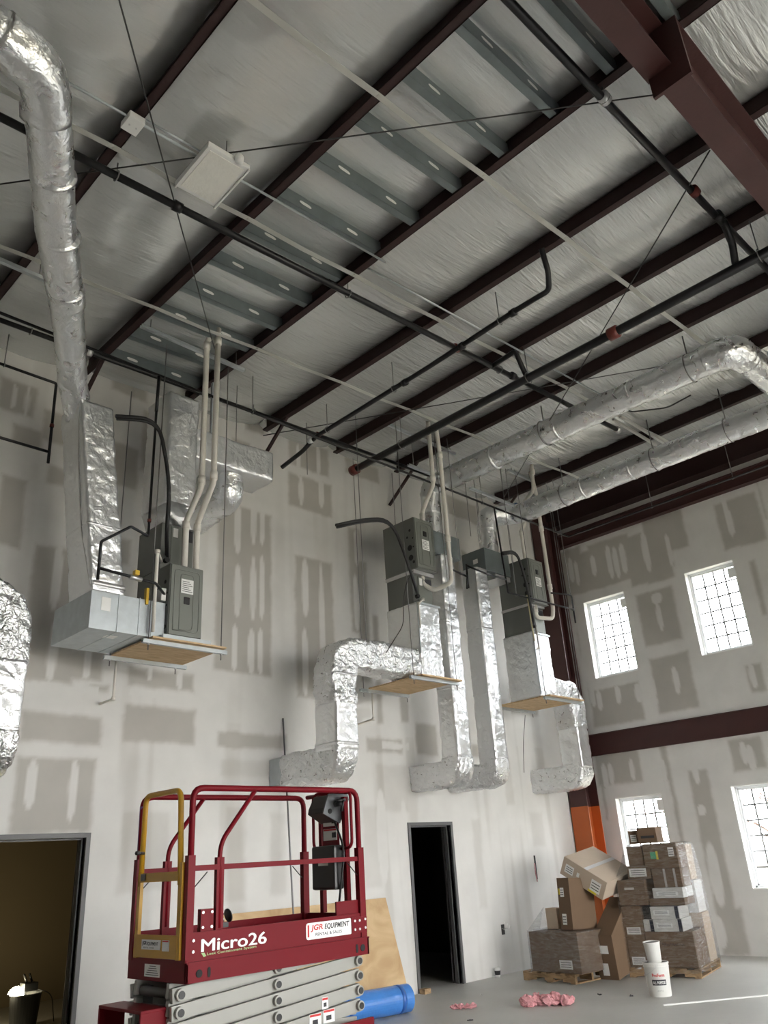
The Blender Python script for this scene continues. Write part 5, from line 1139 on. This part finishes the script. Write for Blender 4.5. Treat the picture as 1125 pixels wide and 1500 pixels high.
# small floor things
t = thing('paint_stick', 'thin white strip lying on the floor in the right foreground', 'trim strip', (-4.3, -3.4, 0))
a, b = Vector((-4.34, -3.36, .004)), Vector((-2.9, -4.4, .004)); MB().tube([a, b], .012, 6).build('strip_body', 'white', t)
t = thing('drink_cup', 'small crushed paper cup on the floor against the wall', 'cup', (-3.22, -.1, 0))
MB().lathe((-3.22, -.1, 0), [(0, 0), (.035, 0), (.047, .12), (.05, .125), (.045, .12), (0, .115)], 20).build('cup_body', 'label', t, smooth=False)
MB().lathe((-3.22, -.1, 0), [(.0365, .02), (.046, .09), (.0455, .09), (.036, .02)], 20).build('cup_band', 'label_dk', t)
tag(MB().box(-4.86, -4.74, -.14, -.04, 0, .06).build('wood_block', 'pallet'), 'small wood offcut at the foot of the narrow door frame', 'wood block')
for k, (x, y, s, l) in enumerate(((-4.0, -2.3, .03, 'dark crumb of debris before the large bucket'), (-6.0, -1.9, .02, 'bent dark wire scrap on the floor near the blue roll'), (-4.6, -.9, .02, 'pale paper scrap between doorway and left pallet'), (-3.2, -.06, .03, 'pale rag scrap against the wall base by the cup'), (-3.9, -2.7, .025, 'dark pebble left of the large bucket'))):
    rnd = random.Random(k); mb = MB(); pts = [Vector((x+rnd.uniform(-s, s)*2, y+rnd.uniform(-s, s)*2, .006)) for _ in range(4)]
    o = mb.tube(pts, s*.25, 6).build('debris_scrap', 'label' if 'pale' in l else 'label_dk'); tag(o, l, 'debris', 'floor debris')
# work light and bucket seen through the left doorway
t = thing('utility_bucket', 'dark bucket on the floor of the room behind the left doorway', 'bucket', (-8.93, 3.1, 0))
wc = Vector((-8.93, 3.1, 0)); MB().lathe(wc, [(0, 0), (.16, 0), (.19, .36), (.2, .37), (.19, .38), (.18, .34), (0, .33)], 28).build('bucket_body', 'blackhood', t)
t = thing('work_light', 'lit work light clamped on the dark bucket rim', 'lamp', wc+Vector((0, 0, .38)))
MB().box(-.06, .12, -.08, .08, .40, .50, X=Matrix.Translation((wc.x, wc.y, 0))).build('light_housing', 'blackhood', t, bevel=.01)
MB().lathe((wc.x-.14, wc.y-.02, .37), [(0, 0), (.10, .0), (.085, .05), (.05, .09), (0, .11)], 20, Matrix.Rotation(R(15), 4, 'Y')).build('light_lens', 'lamp_on', t, smooth=True)
for dx in (.0, .07): tube('clamp_arm', 'blackhood', t, [(wc.x+dx, wc.y, .49), (wc.x+dx-.05, wc.y, .60)], .014, 8)
tube('power_cord', 'blackhood', t, [(wc.x+.1, wc.y, .42), (wc.x+.3, wc.y-.1, .35), (wc.x+.36, wc.y-.1, .02)], .006, 6, .1)
lp = bpy.data.lights.new('work_light_glow', 'POINT'); lp.energy = 5; lp.color = (1, .82, .5); lp.shadow_soft_size = .08
lo = bpy.data.objects.new('work_light_glow', lp); COL.objects.link(lo); lo.location = (wc.x-.5, wc.y+.1, .55)
